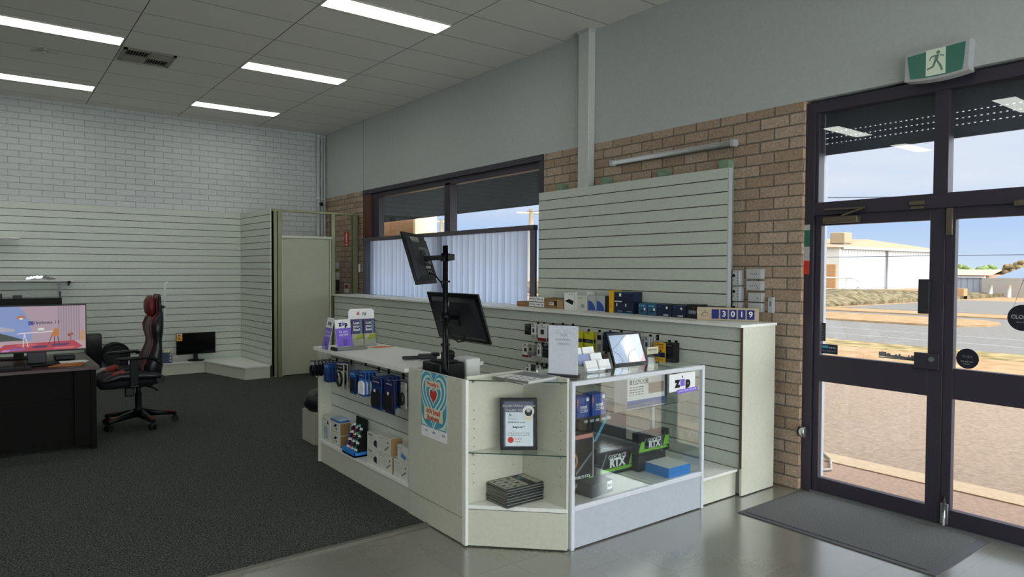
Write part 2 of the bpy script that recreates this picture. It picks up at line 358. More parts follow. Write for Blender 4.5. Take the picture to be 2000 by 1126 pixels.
# --- vertical blind
t = thing('vertical_blind', 'white vertical blind covering the lower half of the long window', 'blind', (4.66, 7.85, 1.2))
b = MB(); b.box(4.64, 4.70, 5.70, 9.9, 2.03, 2.085, M('blind_rail', '55525a', .5), .004); obj('headrail', b, t)
rr = random.Random(3)
for k in range(33):
    y = 9.84-k*.1225
    if y < 5.80: break
    a = R(rr.uniform(6, 20)); d = Vector((-math.sin(a), math.cos(a), 0))*.066
    c = Vector((4.672, y, 0)); nn = Vector((d.y, -d.x, 0)).normalized()*.013
    b = MB(); z0, z1 = 1.225, 2.03
    pts = [c-d, c-d*.3-nn, c+d*.3-nn, c+d]
    for p, q in zip(pts, pts[1:]): b.face([p+Vector((0, 0, z0)), q+Vector((0, 0, z0)), q+Vector((0, 0, z1)), p+Vector((0, 0, z1))], BLIND, True)
    obj('slat', b, t)
b = MB(); b.box(4.66, 4.69, 5.70, 5.79, 1.225, 2.03, M('blind_in_shade', '6a6478', .7), .004); obj('stacked_slats', b, t)  # turned end slats, their shade put into the dark purple colour

# --- shopfront frame, transom panes, the two glass doors
FX0, FX1 = 4.755, 4.845
b = MB()
b.box(FX0, FX1, .80, 2.72, 2.735, 2.815, FRAME, .003)
b.box(FX0, FX1, 2.64, 2.715, 0, 2.74, FRAME, .003); b.box(FX0, FX1, .80, .87, 0, 2.74, FRAME, .003)
b.box(FX0, FX1, .87, 2.64, 2.002, 2.095, FRAME, .003); b.box(FX0+.01, FX1, 1.775, 1.86, 2.09, 2.74, FRAME, .003)
b.box(FX0, FX1+.06, .87, 2.64, 0, .012, GREYM); b.box(FX0+.012, FX1, 2.615, 2.645, 2.09, 2.74, FRAME, .003)
struct('trim_2', b)
for n, (y0, y1) in ((2, (1.86, 2.615)), (3, (.87, 1.775))):
    b = MB(); b.box(4.795, 4.801, y0, y1, 2.095, 2.735, GLASS); struct('window_%d' % n, b)
def leaf(n, y0, y1, sl, sr):
    t = thing('door_%d' % n, None, None, (4.8, (y0+y1)/2, .012), kind='structure')
    b = MB(); X0, X1 = 4.775, 4.825
    b.box(X0, X1, y1-sl, y1, .012, 2.004, FRAME, .003); b.box(X0, X1, y0, y0+sr, .012, 2.004, FRAME, .003)
    b.box(X0, X1, y0+sr, y1-sl, .012, .112, FRAME, .003); b.box(X0, X1, y0+sr, y1-sl, .81, 1.0, FRAME, .003); b.box(X0, X1, y0+sr, y1-sl, 1.93, 2.004, FRAME, .003)
    struct('door_frame', b, t)
    for z0, z1 in ((.112, .81), (1.0, 1.93)):
        b = MB(); b.box(4.797, 4.803, y0+sr, y1-sl, z0, z1, GLASS); struct('glass_pane', b, t)
    return t
d1 = leaf(1, 1.788, 2.638, .045, .088); d2 = leaf(2, .872, 1.782, .052, .052)
b = MB(); b.box(4.745, 4.775, 1.862, 1.928, 1.335, 1.555, DARK, .004); obj('push_plate', b, d1)
b = MB(); b.box(4.745, 4.775, 1.80, 1.945, .985, 1.085, FRAME, .003); b.cyl((4.745, 1.84, 1.05), (4.735, 1.84, 1.05), .016, GREYM); obj('lock_case', b, d1)
b = MB(); b.box(4.715, 4.775, 2.31, 2.555, 1.94, 1.985, M('closer_bronze', '6b6153', .4, .5), .006); obj('door_closer', b, d1)
b = MB(); b.bar((4.73, 2.42, 1.99), (4.735, 2.27, 2.035), .02, .012, M('closer_bronze')); b.bar((4.73, 2.27, 2.035), (4.745, 2.55, 2.04), .02, .012, M('closer_bronze')); obj('closer_arm', b, d1)
b = MB(); b.box(4.76, 4.775, 1.735, 1.78, .02, .15, GREYM, .003); b.cyl((4.765, 1.757, .012), (4.765, 1.757, .2), .009, CHROME); obj('floor_bolt', b, d2)
b = MB(); b.box(4.755, 4.775, 1.742, 1.778, 1.83, 2.0, M('closer_bronze'), .003); obj('top_bolt', b, d2)
b = MB(); b.box(4.735, 4.775, 1.17, 1.42, 1.985, 2.02, M('closer_bronze'), .006); obj('door_closer', b, d2)
b = MB(); b.box(4.742, 4.755, 1.9, 1.99, 2.03, 2.055, M('closer_bronze')); b.box(4.742, 4.755, 1.9, 1.98, 2.005, 2.02, M('closer_bronze')); obj('head_keeper', b, d1)
# unseen glazing added behind and right of the view to let in daylight
t = thing('window_5', None, None, (0, -4.1, .35), kind='structure')
b = MB()
for x in (-4.4, -2.1, .2, 2.5, 4.66): b.box(x, x+.06, -4.13, -4.05, .35, 2.75, FRAME)
b.box(-4.4, 4.72, -4.13, -4.05, .35, .41, FRAME); b.box(-4.4, 4.72, -4.13, -4.05, 2.69, 2.75, FRAME); struct('window_frame', b, t)
b = MB(); b.box(-4.34, 4.66, -4.095, -4.089, .41, 2.69, GLASS); struct('glass_pane', b, t)
t = thing('window_4', None, None, (4.8, -2.3, 0), kind='structure')
b = MB(); b.box(FX0, FX1, -4.0, -.70, 2.735, 2.83, FRAME); b.box(FX0, FX1, -4.0, -3.92, 0, 2.74, FRAME); b.box(FX0, FX1, -3.92, -.70, 0, .1, FRAME); b.box(FX0, FX1, -3.92, -.70, .85, .92, FRAME); b.box(FX0, FX1, -.77, -.70, .1, 2.74, FRAME); b.box(FX0, FX1, -2.25, -2.18, .1, 2.74, FRAME); struct('window_frame', b, t)
b = MB(); b.box(4.797, 4.803, -3.92, -.77, .1, 2.735, GLASS); struct('glass_pane', b, t)
# --- things fixed on the doors
fr = FX(4.796, 0, 0)
def sticker(name, y0, y1, z0, z1, m, label, draw=None):
    b = MB(); b.box(4.7935, 4.7965, min(y0, y1), max(y0, y1), z0, z1, m)
    if draw: draw(b, Frame((4.7935, max(y0, y1), z0), (0, -1, 0), (0, 0, 1)))
    return obj(name, b, None, label, 'sticker')
def dr(b, f):
    b.rect(f, .005, .05, .04, .058, TEAL); b.scribble(f, .055, .11, .045, .01, LGREY, 4); b.scribble(f, .01, .11, .02, .008, MGREY, 6)
sticker('window_sticker', 2.588, 2.47, 1.012, 1.08, DBLUE, 'dark blue rectangular sticker low in the corner of the left door pane', dr)
def dr(b, f):
    for k in range(7): b.scribble(f, .003, .024, .015+k*.016, .006, MGREY, 2)
sticker('window_sticker', 2.59, 2.56, 1.1, 1.232, DARK, 'narrow upright dark sticker on the left edge of the left door pane', dr)
b = MB(); rr = random.Random(5); y = 2.186
while y > 1.945:
    wd = rr.uniform(.008, .02); h = rr.uniform(.018, .04); zz = 1.022-(2.186-y)*.04+.012
    b.box(4.7935, 4.7965, y-wd, y, zz, zz+h*.8, MGREY); y -= wd*.96
b.box(4.7935, 4.7965, 1.94, 2.186, 1.022, 1.03, MGREY)
obj('lettering_sticker', b, None, 'grey cut-out lettering along the bottom of the left door pane', 'sticker')
def disc_sign(name, x, y, z, r, label, cat, draw, th=.004):
    b = MB(); b.cyl((x, y, z), (x-th, y, z), r, M('sign_black', '20202c', .4), 32); draw(b, Frame((x-th, y, z), (0, -1, 0), (0, 0, 1))); return obj(name, b, None, label, cat)
def dr(b, f): b.text(f, 'PUSH', 0, .012, .022, MGREY); b.scribble(f, -.035, .035, -.018, .009, MGREY, 3); b.scribble(f, -.02, .02, -.033, .007, MGREY, 2)
disc_sign('round_sticker', 4.7965, 1.657, 1.069, .062, 'small round black sticker near the lock on the right glass door', 'sticker', dr)
t = thing('closed_sign', 'round black hanging sign on a string inside the right glass door', 'sign', (4.78, 1.373, 1.25))
b = MB(); b.cyl((4.782, 1.373, 1.337), (4.777, 1.373, 1.337), .076, M('sign_black'), 36)
f = Frame((4.777, 1.373, 1.337), (0, -1, 0), (0, 0, 1)); b.text(f, 'CLOSED', 0, .004, .031, LGREY, bold=.02); b.scribble(f, -.03, .03, -.025, .008, MGREY, 4); obj('disc', b, t)
b = MB(); b.tube([(4.779, 1.419, 1.398), (4.786, 1.376, 1.56)], .0012, MGREY, 5); b.tube([(4.779, 1.327, 1.398), (4.786, 1.376, 1.56)], .0012, MGREY, 5); obj('string', b, t)
b = MB(); b.ball((4.783, 1.376, 1.56), .006, .012, .012, ACRYL); obj('suction_hook', b, t)
b = MB()
for k, (z, h, mm) in enumerate(((1.58, .1, RED), (1.68, .1, LGREY), (1.78, .12, M('strip_green', '2f6b5a', .6)), (1.90, .04, LGREY))): b.box(4.752, 4.755, 2.668, 2.71, z, z+h, mm)
obj('height_strip', b, None, 'green, white and red banded height strip stuck on the left door jamb', 'sticker')
t = thing('door_stop', 'silver and black wall-mounted door holder on the brick corner', 'door stop', (4.72, 2.71, .39))
b = MB(); b.box(4.745, 4.77, 2.70, 2.76, .40, .47, BLACK, .006); obj('bracket', b, t)
b = MB(); b.loft([[(4.705+.028*math.cos(a), 2.70-d, .436+.04*math.sin(a)) for a in [2*math.pi*k/16 for k in range(16)]] for d in (0, .03, .05)], CHROME); obj("catch", b, t)

# --- roller shutter just outside the doors
t = thing('roller_shutter', 'dark roller shutter with rows of light slots, half raised outside the glass doors', 'shutter', (4.95, 1.75, 2.45))
b = MB(); SH = M('shutter_slat', '3c4152', .5)
b.box(4.94, 4.955, .75, 2.66, 2.65, 3.0, SH); b.box(4.94, 4.955, .75, 2.66, 2.457, 2.535, SH)
for z in (2.54, 2.58, 2.62):
    y = .75
    while y < 2.64: b.box(4.94, 4.955, y, y+.019, z-.004, z+.004, SH); y += .034
    b.box(4.94, 4.955, .75, 2.66, z+.004, z+.036 if z < 2.6 else 2.65, SH)
    b.box(4.94, 4.955, .75, 2.66, z-.006, z-.004, SH)
obj('slats', b, t)
b = MB(); b.box(4.92, 4.98, 2.66, 2.705, -.02, 2.9, M('rail_pale', '9a9da6', .5)); obj('guide_rail', b, t)
# --- entry mat
b = MB(); b.box(3.945, 4.72, 1.49, 2.685, 0, .006, M('mat_rubber', '4a4a4e', .6)); b.box(3.985, 4.70, 1.545, 2.66, .006, .010, speck_mat('mat_pile', '4c4c4c', '6c6c6c', 200, .95, .003)); obj('door_mat', b, None, 'dark grey entry mat with a rubber border in front of the glass doors', 'mat')

# --- outside
def strip(name, x0, x1, y0, y1, z, m): b = MB(); b.box(x0, x1, y0, y1, z-.15, z, m); return struct(name, b)
ASPH = speck_mat('asphalt_parking', '7d6c60', '917e6e', 25, .95, .004, .35, .65, .05); ROAD = speck_mat('asphalt_road', '6c6764', '797471', 12, .95, 0, .35, .65, .05)
PAVE = speck_mat('footpath_concrete', '8a7265', '9a8172', 30, .95, 0, .35, .65, .05); KERB = speck_mat('kerb_concrete', 'a58f78', 'af9a83', 30, .95, 0, .35, .65, .05)
DIRT = speck_mat('verge_dirt', '8a6c4e', 'a3886a', 2.5, .95, 0, .3, .7, .05); GRASS = speck_mat('dry_grass', '6b5d40', 'a08b64', 3, .95, 0, .35, .65, .05); RUB = speck_mat('bank_rubble', '4f4632', '85775f', 3.0, .95, .2, .35, .65, .05)
Y0, Y1 = -40, 120
strip('footpath', 4.95, 5.72, Y0, Y1, -.03, PAVE); strip('kerb', 5.72, 5.98, Y0, Y1, -.02, KERB); strip('parking_area', 5.98, 13.4, Y0, Y1, -.1, ASPH)
strip('verge', 13.4, 15.6, Y0, Y1, -.095, DIRT); strip('grass_verge', 15.6, 16.9, Y0, Y1, -.09, GRASS); strip('road', 16.9, 23.6, Y0, Y1, -.1, ROAD)
b = MB(); b.prism([(23.6, Y1, -.2), (23.6, 9.6, -.2)]+[(25.5-1.9*math.cos(a), 9.6-1.6*math.sin(a), -.2) for a in [math.pi*k/10 for k in range(1, 10)]]+[(27.4, 9.6, -.2), (27.4, Y1, -.2)], (0, 0, .16), DIRT); struct('median_strip', b)
strip('road_far', 23.6, 29.4, Y0, Y1, -.105, ROAD); strip('kerb_far', 29.4, 31.2, Y0, Y1, -.06, DIRT)
b = MB()
for x in (18.6, 20.6): b.box(x, x+.09, Y0, Y1, -.101, -.097, M('road_line', '8d8b8a', .8))
struct('road_line', b)
strip('ground', 31.2, 160, Y0, Y1, -.13, DIRT); strip('side_road', 33, 48, 2, 16.9, -.12, ROAD)
b = MB()
secs = []
for k in range(30):
    y = 17.5+k*1.2; rr2 = random.Random(k); hh = .55+.1*rr2.random()
    if k == 0: hh = .05
    secs.append([(31.4, y, -.2), (34+rr2.random(), y, hh*.6), (38+rr2.random(), y, hh), (60, y, .1), (60, y, -.2)])
b.loft(secs, RUB); struct('rubble_bank', b)
CORR = brick_mat('corrugated_white', 'X', 'b9b9ba', 'b6b6b7', '8f9094', bw=.45, rh=40, ms=.05, fleck=.01, rough=.7, offset=0); CREAMW = M('warehouse_cream', 'c6c2ba', .8); TAN = M('warehouse_brick', 'a88058', .9, noise=.1)
t = thing('warehouse', 'long cream warehouse with ribbed walls and a low tan roof across the road', 'building', (75, 38, -.12))
A, Bq, C3, L = Vector((65, 33.3, 0)), Vector((84, 30.9, 0)), Vector((84, 50, 0)), Vector((65, 50, 0))
b = MB(); b.prism([A+Vector((0, 0, -.12)), Bq+Vector((0, 0, -.12)), C3+Vector((0, 0, -.12)), L+Vector((0, 0, -.12))], (0, 0, 4.05), CORR); obj('walls', b, t)
b = MB(); b.box(64.7, 65, 33.3, 50, -.12, 4.1, CREAMW); obj('street_wall', b, t)
b = MB(); b.box(64.5, 64.8, 33.6, 50, -.12, 2.3, TAN); obj('brick_base', b, t)
TR = M('warehouse_roof', '9c8066', .8)
b = MB(); P = [Vector((64.4, 33.0, 3.92)), Vector((84.3, 30.5, 3.8)), Vector((84.3, 50, 3.9)), Vector((64.4, 50, 4.15)), Vector((78, 37, 5.2)), Vector((66, 44.5, 5.2))]
for q in ((0, 1, 4), (0, 4, 5), (0, 5, 3), (1, 2, 4), (2, 3, 5), (2, 5, 4), (3, 2, 1), (3, 1, 0)): b.face([P[k] for k in q], TR)
obj('roof', b, t)
b = MB(); b.bar((65-.1, 33.1, 3.9), (84, 30.7, 3.8), .25, .22, CREAMW); obj('gutter', b, t)
b = MB(); b.cyl((72.2, 32.25, -.1), (72.2, 32.25, 3.8), .09, MGREY); obj('downpipe', b, t)
b = MB(); b.box(67.4, 68.9, 34.2, 35.7, 4.4, 5.5, M('cooler_tan', '98856b', .8), .08); b.box(67.6, 68.7, 34.4, 35.5, 4.2, 4.5, LGREY); obj('roof_cooler', b, t)
b = MB()
def rl(p, q): b.tube([p, q], .05, M('rail_white', 'f4f0ea', .6), 6)
for z in (1.3, .55): rl((44.5, 27, z-.1), (44.5, 22.0, z-.1))
rl((44.5, 22.0, 1.2), (44.5, 21.6, 1.0)); rl((44.5, 21.6, 1.0), (44.5, 21.6, .65)); rl((44.5, 21.6, .65), (44.5, 22.0, .45)); rl((44.5, 22.4, 1.2), (44.5, 22.4, -.12)); rl((44.5, 25.4, 1.2), (44.5, 25.4, -.12))
obj('handrail', b, None, 'white pipe handrail with a rounded end beside the warehouse bank', 'railing')
FEN = brick_mat('corrugated_grey', 'Y', '93959e', '90929b', '7e8089', bw=.4, rh=40, ms=.05, fleck=.01, offset=0)
b = MB(); b.box(57.5, 57.7, 18.9, 21.9, -.12, 1.2, FEN); b.box(57.4, 57.8, 18.9, 21.9, 1.2, 1.3, M('fence_cap', 'b0afb2', .6)); obj('sheet_fence', b, None, 'pale grey sheet fence with a cap rail, left of the bollards across the road', 'fence')
b = MB(); b.box(57.0, 57.2, 8, 18.9, -.12, 1.2, M('fence_beige', '968c84', .8)); obj('sheet_fence', b, None, 'beige sheet fence below the blue-grey roof', 'fence')
for y, l in ((18.0, 'left'), (16.9, 'right')):
    b = MB(); b.cyl((56, y, -.12), (56, y, .72), .11, CREAMW, 10); obj('bollard', b, None, 'white bollard before the beige fence, %s one of the pair' % l, 'post')
b = MB(); b.box(62, 72, 10, 19.4, -.12, 1.1, CREAMW)
b.face([(61.6, 9.6, 1.05), (61.6, 19.9, 1.05), (66, 18.3, 2.35), (66, 9.6, 2.35)][::-1], M('roof_bluegrey', '6b7789', .6)); b.face([(72, 9.6, 1.05), (72, 19.9, 1.05), (66, 18.3, 2.35), (66, 9.6, 2.35)], M('roof_bluegrey')); b.face([(61.6, 19.9, 1.05), (72, 19.9, 1.05), (66, 18.3, 2.35)], M('roof_bluegrey'))
obj('house', b, None, 'house with a blue-grey hipped roof behind the beige fence', 'house')
b = MB(); b.box(108, 116, 35, 42.5, -.12, 1.3, M('house_pink', 'a08070', .8)); b.face([(107.5, 34.5, 1.2), (107.5, 43, 1.2), (112, 43, 2.0), (112, 34.5, 2.0)][::-1], M('roof_cream', 'b09f82', .8)); b.face([(117, 34.5, 1.2), (117, 43, 1.2), (112, 43, 2.0), (112, 34.5, 2.0)], M('roof_cream')); b.box(107.9, 108, 36, 37.8, -.12, 1.0, DRED); obj('house', b, None, 'low house with a cream roof far across the road', 'house')
def tree(c, r, h, m1, label, n=60, trunk=True):
    t = thing('tree', label, 'tree', (c[0], c[1], -.12)); rr = random.Random(int(c[1]*100))
    b = MB()
    for k in range(n):
        a, e2 = rr.uniform(0, 6.28), rr.uniform(-1, 1); q = rr.uniform(.4, 1)
        b.ball((c[0]+r*q*math.cos(a)*math.sqrt(1-e2*e2), c[1]+r*q*math.sin(a)*math.sqrt(1-e2*e2), h-r*.8+r*.8*q*e2), r*.25, r*.25, r*.2, m1, 7, 5)
    obj('crown', b, t)
    b = MB(); b.tube([(c[0], c[1], -.12), (c[0]+.1, c[1], h-r)], [r*.1, r*.06], M('bark', '5d4c3c', .9), 6); obj('trunk', b, t)
LG = speck_mat('leaf_green', '4c5c34', '87935c', 2, .9, 0, .3, .7); LB = speck_mat('leaf_brown', '5d4c36', '8f7b55', 2, .9, 0, .3, .7)
tree((88, 25.9), 1.4, 2.75, LB, 'brownish round tree standing left of the blue-grey roof')
tree((128, 42), 2.3, 2.9, LG, 'green bushy tree behind the cream-roofed house, nearest the brown tree'); tree((132, 46.5), 2.3, 2.7, LG, 'green bushy tree behind the cream-roofed house, nearest the door stile')
b = MB(); b.tube([(6.3, 3.45, -.08), (6.0, 3.25, -.01), (5.7, 2.98, .0), (5.48, 2.86, -.015), (5.34, 2.92, -.015), (5.30, 3.1, -.015), (5.36, 3.4, -.015)], .012, M('hose_grey', '8d8880', .7), 7); obj('garden_hose', b, None, 'thin grey hose looping on the footpath outside the left glass door', 'hose')
b = MB(); b.box(49.8, 50.4, 17.5, 19.0, -.12, .55, TAN); obj('low_wall', b, None, 'small tan block wall left of the sheet fence across the road', 'wall')
t = thing('utility_pole', 'pale utility pole with a crossarm seen through the right window pane', 'pole', (40, 49.5, -.12))
b = MB(); b.cyl((40, 49.5, -.12), (40, 49.5, 7.2), .22, M('pole_wood', 'c8b59c', .9)); obj('pole', b, t)
b = MB(); b.bar((38.9, 50.3, 6.9), (41, 48.7, 6.9), .18, .15, M('pole_wood')); obj('crossarm', b, t)
t = thing('utility_pole', 'thin distant utility pole beside the window mullion', 'pole', (36, 58.7, -.12))
b = MB(); b.cyl((36, 58.7, -.12), (36, 58.7, 6.6), .16, M('pole_wood')); obj('pole', b, t)
b = MB(); b.bar((34.8, 59.4, 6.4), (37, 58.1, 6.4), .14, .12, M('pole_wood')); obj('crossarm', b, t)
CAB = M('cable', '5c6070', .8)
for k, (x, z0, z1, lb) in enumerate(((39.5, 7.0, 5.7, 'upper'), (40.2, 6.8, 5.45, 'lower'))):
    b = MB(); b.tube([(x, 49.5-j*8, z0+(z1-z0)*min(1, j/4)-.25*math.sin(j*math.pi/2)) for j in range(9)], .03, CAB, 5); obj('power_line', b, None, '%s of the two power lines crossing the sky above the doors' % lb, 'cable')
b = MB(); b.tube([(60, 60-j*10, 2.9) for j in range(9)], .03, CAB, 5); obj('power_line', b, None, 'single low power line above the houses', 'cable')
SOF = brick_mat('soffit_board', 'X', '2a3547', '283345', '0e141c', bw=60, rh=.17, ms=.012, fleck=.03, rough=1.0, offset=0)
SOF.node_tree.nodes['Principled BSDF'].inputs['Specular IOR Level'].default_value = 0
for l in list(SOF.node_tree.links):
    if l.from_node.type == 'SEPXYZ' and l.to_node.type == 'COMBXYZ' and l.to_socket == l.to_node.inputs[1]: SOF.node_tree.links.new(l.from_node.outputs['Y'], l.to_node.inputs[1])
b = MB(); b.box(4.95, 7.65, 4.6, 24, 2.76, 2.95, SOF); b.box(7.6, 7.68, 4.6, 24, 2.74, 3.1, SOF); struct('soffit', b)
NB = brick_mat('neighbour_brick', 'Y', 'c08a5c', 'b57c50', 'b08c6a', fleck=.15)
b = MB(); b.box(8, 8.58, 14.3, 26, -.1, 4.2, NB); b.box(8, 8.58, 14.2, 14.3, -.1, 4.2, M('sunlit_cream', 'f2d9a6', .9, noise=.12, nscale=3)); obj('boundary_wall', b, None, 'orange brick wall end with its sunlit face coloured cream, outside the window', 'wall')  # sunlight on the end face is put into its paler cream colour

# ================================================================== CEILING AND WALL FITTINGS
def troffer(x0, x1, y0, y1, label, group=None):
    t = thing('ceiling_light', label, 'ceiling light', ((x0+x1)/2, (y0+y1)/2, 3.915), group)
    b = MB(); e = .012
    for q in ((x0-e, x1+e, y0-e, y0), (x0-e, x1+e, y1, y1+e), (x0-e, x0, y0, y1), (x1, x1+e, y0, y1)): b.box(*q, 3.918, 3.934, M('troffer_rim', 'c9c9bd', .5))
    obj('frame', b, t)
    b = MB(); b.box(x0, x1, y0, y1, 3.922, 3.929, GLOW); obj('diffuser', b, t)
    return t
A0, A1, B0, B1 = 2.375, 3.55, 0.0-.03, 1.14
troffer(A0, A1, 5.63, 5.9, 'lit rectangular ceiling panel nearest the upper right wall, cut by the top of the photo'); troffer(A0, A1, 8.0, 8.28, 'lit ceiling panel in the middle row, right of the air vent')
troffer(A0-.02, A1-.03, 10.33, 10.61, 'lit ceiling panel nearest the brick wall and the corner pipes')
troffer(B0, B1, 7.96, 8.24, 'lit ceiling panel just left of the air vent'); troffer(B0, B1, 10.31, 10.59, 'lit ceiling panel at the left edge, nearest the white brick wall')
g = 'ceiling panels behind the viewer and beyond the left edge'
for x0 in (A0, B0, -2.4, -4.8):
    for y0 in (-1.5, .87, 3.25, 5.63, 8.0, 10.33):
        if x0 == A0 and y0 > 4 or x0 == B0 and y0 > 7: continue
        if x0 == B0 and y0 == 5.63 or x0 == A0 and y0 == 3.25: continue
        troffer(x0, x0+1.17, y0, y0+.28, 'lit ceiling panel out of view behind the viewer', g)
t = thing('air_vent', 'louvred square ceiling air vent between the lit panels', 'vent', (1.45, 8.55, 3.93))
GV = M('vent_grey', '8d8b80', .6); VB = M('vent_dark', '15161a', .9)
b = MB()
x0, x1, y0, y1 = 1.19, 1.70, 8.30, 8.80
for q in ((x0, x1, y0, y0+.035), (x0, x1, y1-.035, y1), (x0, x0+.035, y0, y1), (x1-.035, x1, y0, y1)): b.box(*q, 3.915, 3.935, GV)
b.box(x0+.03, x1-.03, (y0+y1)/2-.006, (y0+y1)/2+.006, 3.915, 3.935, GV); b.box((x0+x1)/2-.006, (x0+x1)/2+.006, y0, y1, 3.915, 3.935, GV); obj('frame', b, t)
b = MB(); b.box(x0+.03, x1-.03, y0+.03, y1-.03, 3.9285, 3.9295, VB); obj('plenum', b, t)
for (a0, a1, c0, c1, mode) in ((x0+.035, 1.44, y0+.035, 8.544, 'x'), (1.452, x1-.035, 8.556, y1-.035, 'x'), (1.452, x1-.035, y0+.035, 8.544, 'y'), (x0+.035, 1.44, 8.556, y1-.035, 'y')):
    b = MB(); n = 8
    for k in range(n):
        if mode == 'x':
            xx = a0+(a1-a0)*(k+.5)/n; b.bar((xx, c0, 3.92), (xx, c1, 3.92), .004, .022, GV, up=(.5, 0, 1))
        else:
            yy = c0+(c1-c0)*(k+.5)/n; b.bar((a0, yy, 3.92), (a1, yy, 3.92), .004, .026, GV, up=(0, -1.1, 1))
    obj('louvre', b, t)
b = MB(); b.cyl((.523, 8.948, 3.93), (.523, 8.948, 3.918), .06, M('plate_grey_pale', 'b9b7ac', .6)); b.tube([(.523, 8.948, 3.92), (.523, 8.948, 3.885)], [.022, .012], M('plate_grey_pale'))
for k in range(3): a = k*2.1+.3; b.bar((.523, 8.948, 3.92), (.523+.14*math.cos(a), 8.948+.14*math.sin(a), 3.922), .03, .006, M('plate_grey_pale'))
obj('ceiling_hook_plate', b, None, 'small grey three-armed fan mounting plate on the ceiling at left', 'ceiling fitting')

b = MB(); b.box(4.632, 4.72, 4.865, 5.012, 1.23, 3.93, M('column_paint', 'c3c6c3', .6), .006); b.box(4.625, 4.72, 4.86, 5.02, 3.9, 3.93, LGREY); struct('trim_3', b)
PIPE = M('conduit', 'c6cacb', .5)
for x, r, l in ((4.575, .03, 'thickest of the white corner pipes, leftmost'), (4.64, .017, 'middle white pipe of the corner'), (4.69, .017, 'thin white pipe closest to the right wall in the corner')):
    b = MB(); b.cyl((x, 11.50, 0.01), (x, 11.50, 3.92), r, PIPE, 12)
    for z in (1.9, 2.8, 3.85): b.cyl((x, 11.50, z), (x, 11.50, z+.05), r*1.25, PIPE, 12)
    obj('pipe', b, None, l+', floor to ceiling', 'pipe', 'corner pipes')
t = thing('security_camera', 'small white security camera with a dark lens on the corner pipes', 'camera', (4.60, 11.4, 2.73))
b = MB(); b.box(4.57, 4.66, 11.39, 11.47, 2.68, 2.76, LGREY, .015); obj('housing', b, t)
b = MB(); b.ball((4.58, 11.37, 2.715), .035, .035, .035, BLACK); obj('lens', b, t)
# exit sign
t = thing('exit_sign', 'green and white running-man exit sign over the glass doors', 'sign', (4.68, 1.81, 2.79))
b = MB(); pts = []
def bow(f): return -.016*math.sin(math.pi*f)
ys = [1.985-.36*k/10 for k in range(11)]
outl = [(y, 2.797+bow((1.985-y)/.36)) for y in ys]+[(1.632, 2.835), (1.622, 2.985), (1.98, 2.962)]
b.prism([(4.715, y, z) for y, z in outl], (-.085, 0, 0), LGREY); obj('housing', b, t)
b = MB(); EG = M('exit_green', '2c6b5b', .25, emit=.08); EW = M('exit_white', 'c8d6c0', .3, emit=.12); EL = M('exit_pale_green', '8fae84', .3)
inn = [(y, 2.812+bow((1.985-y)/.36)) for y in ys[1:-1]]+[(1.655, 2.84), (1.645, 2.968), (1.97, 2.948)]
b.prism([(4.6325, y, z) for y, z in inn], (-.006, 0, 0), EG)
f = Frame((4.6265, 1.985, 2.79), (0, -1, 0), (0, 0, 1))
b.rect(f, .125, .235, .014, .172, EW); PG = M('exit_figure', '6c8c7c', .4)
b.disc(f, .193, .148, .011, PG, .0014); P_ = lambda pts: b.poly(f, pts, PG, .0014)
P_([(.172, .1), (.192, .1), (.2, .135), (.175, .135)]); P_([(.2, .135), (.202, .126), (.226, .118), (.228, .125)]); P_([(.175, .135), (.177, .127), (.156, .122), (.148, .104), (.143, .107), (.151, .13)])
P_([(.172, .103), (.185, .1), (.17, .062), (.132, .05), (.13, .06), (.16, .07)]); P_([(.18, .103), (.192, .1), (.212, .07), (.222, .036), (.211, .034), (.2, .065)])
obj('lens_panel', b, t)
# batten light on the brick
t = thing('batten_light', 'unlit grey fluorescent batten light on the brick wall above the slatboard', 'light fitting', (4.69, 3.92, 2.58))
b = MB(); b.box(4.69, 4.72, 3.25, 4.60, 2.59, 2.635, LGREY, .004); obj('body', b, t)
b = MB(); b.cyl((4.668, 3.29, 2.602), (4.668, 4.56, 2.602), .018, M('tube_glass', 'cfd2d2', .25)); obj('tube', b, t)
for y in (3.262, 4.575): b = MB(); b.box(4.645, 4.70, y-.018, y+.018, 2.575, 2.63, LGREY, .004); obj('lamp_holder', b, t)
# wall boxes right of the slatboard
def wallbox(name, y, z, w, h, x0, label, draw=None, cat='switch box', m=LGREY, group=None):
    b = MB(); b.box(x0, 4.722, y-w/2, y+w/2, z-h/2, z+h/2, m, .005)
    if draw: draw(b, FX(x0, y, z))
    return obj(name, b, None, label, cat, group)
def tim(b, f): b.disc(f, -.018, .018, .013, BLACK); b.disc(f, -.022, -.018, .007, MGREY); [b.disc(f, .018, .045-.022*k, .004, BLACK, seg=8) for k in range(5)]; b.scribble(f, -.03, .0, .048, .006, MGREY, 3)
wallbox('timer_box', 3.216, 1.548, .068, .118, 4.655, 'grey timer box with a dial, topmost beside the slatboard', tim, 'timer')
wallbox('timer_box', 3.214, 1.424, .068, .116, 4.655, 'grey timer box with a dial, second from top beside the slatboard', tim, 'timer')
wallbox('timer_box', 3.212, 1.300, .068, .116, 4.655, 'grey timer box partly hidden behind the number counter', tim, 'timer')
def dots(n): return lambda b, f: [b.rect(f, -.03+k*.018, -.022+k*.018, -.006, .006, MGREY) for k in range(n)]
wallbox('switch_box', 3.07, 1.58, .13, .078, 4.67, 'white switch box, topmost of the stack on the brick pier', dots(4)); wallbox('switch_box', 3.07, 1.49, .13, .074, 4.67, 'white switch box with small indicators, second of the stack on the brick pier', lambda b, f: (dots(4)(b, f), b.disc(f, .04, -.018, .005, BLACK)))
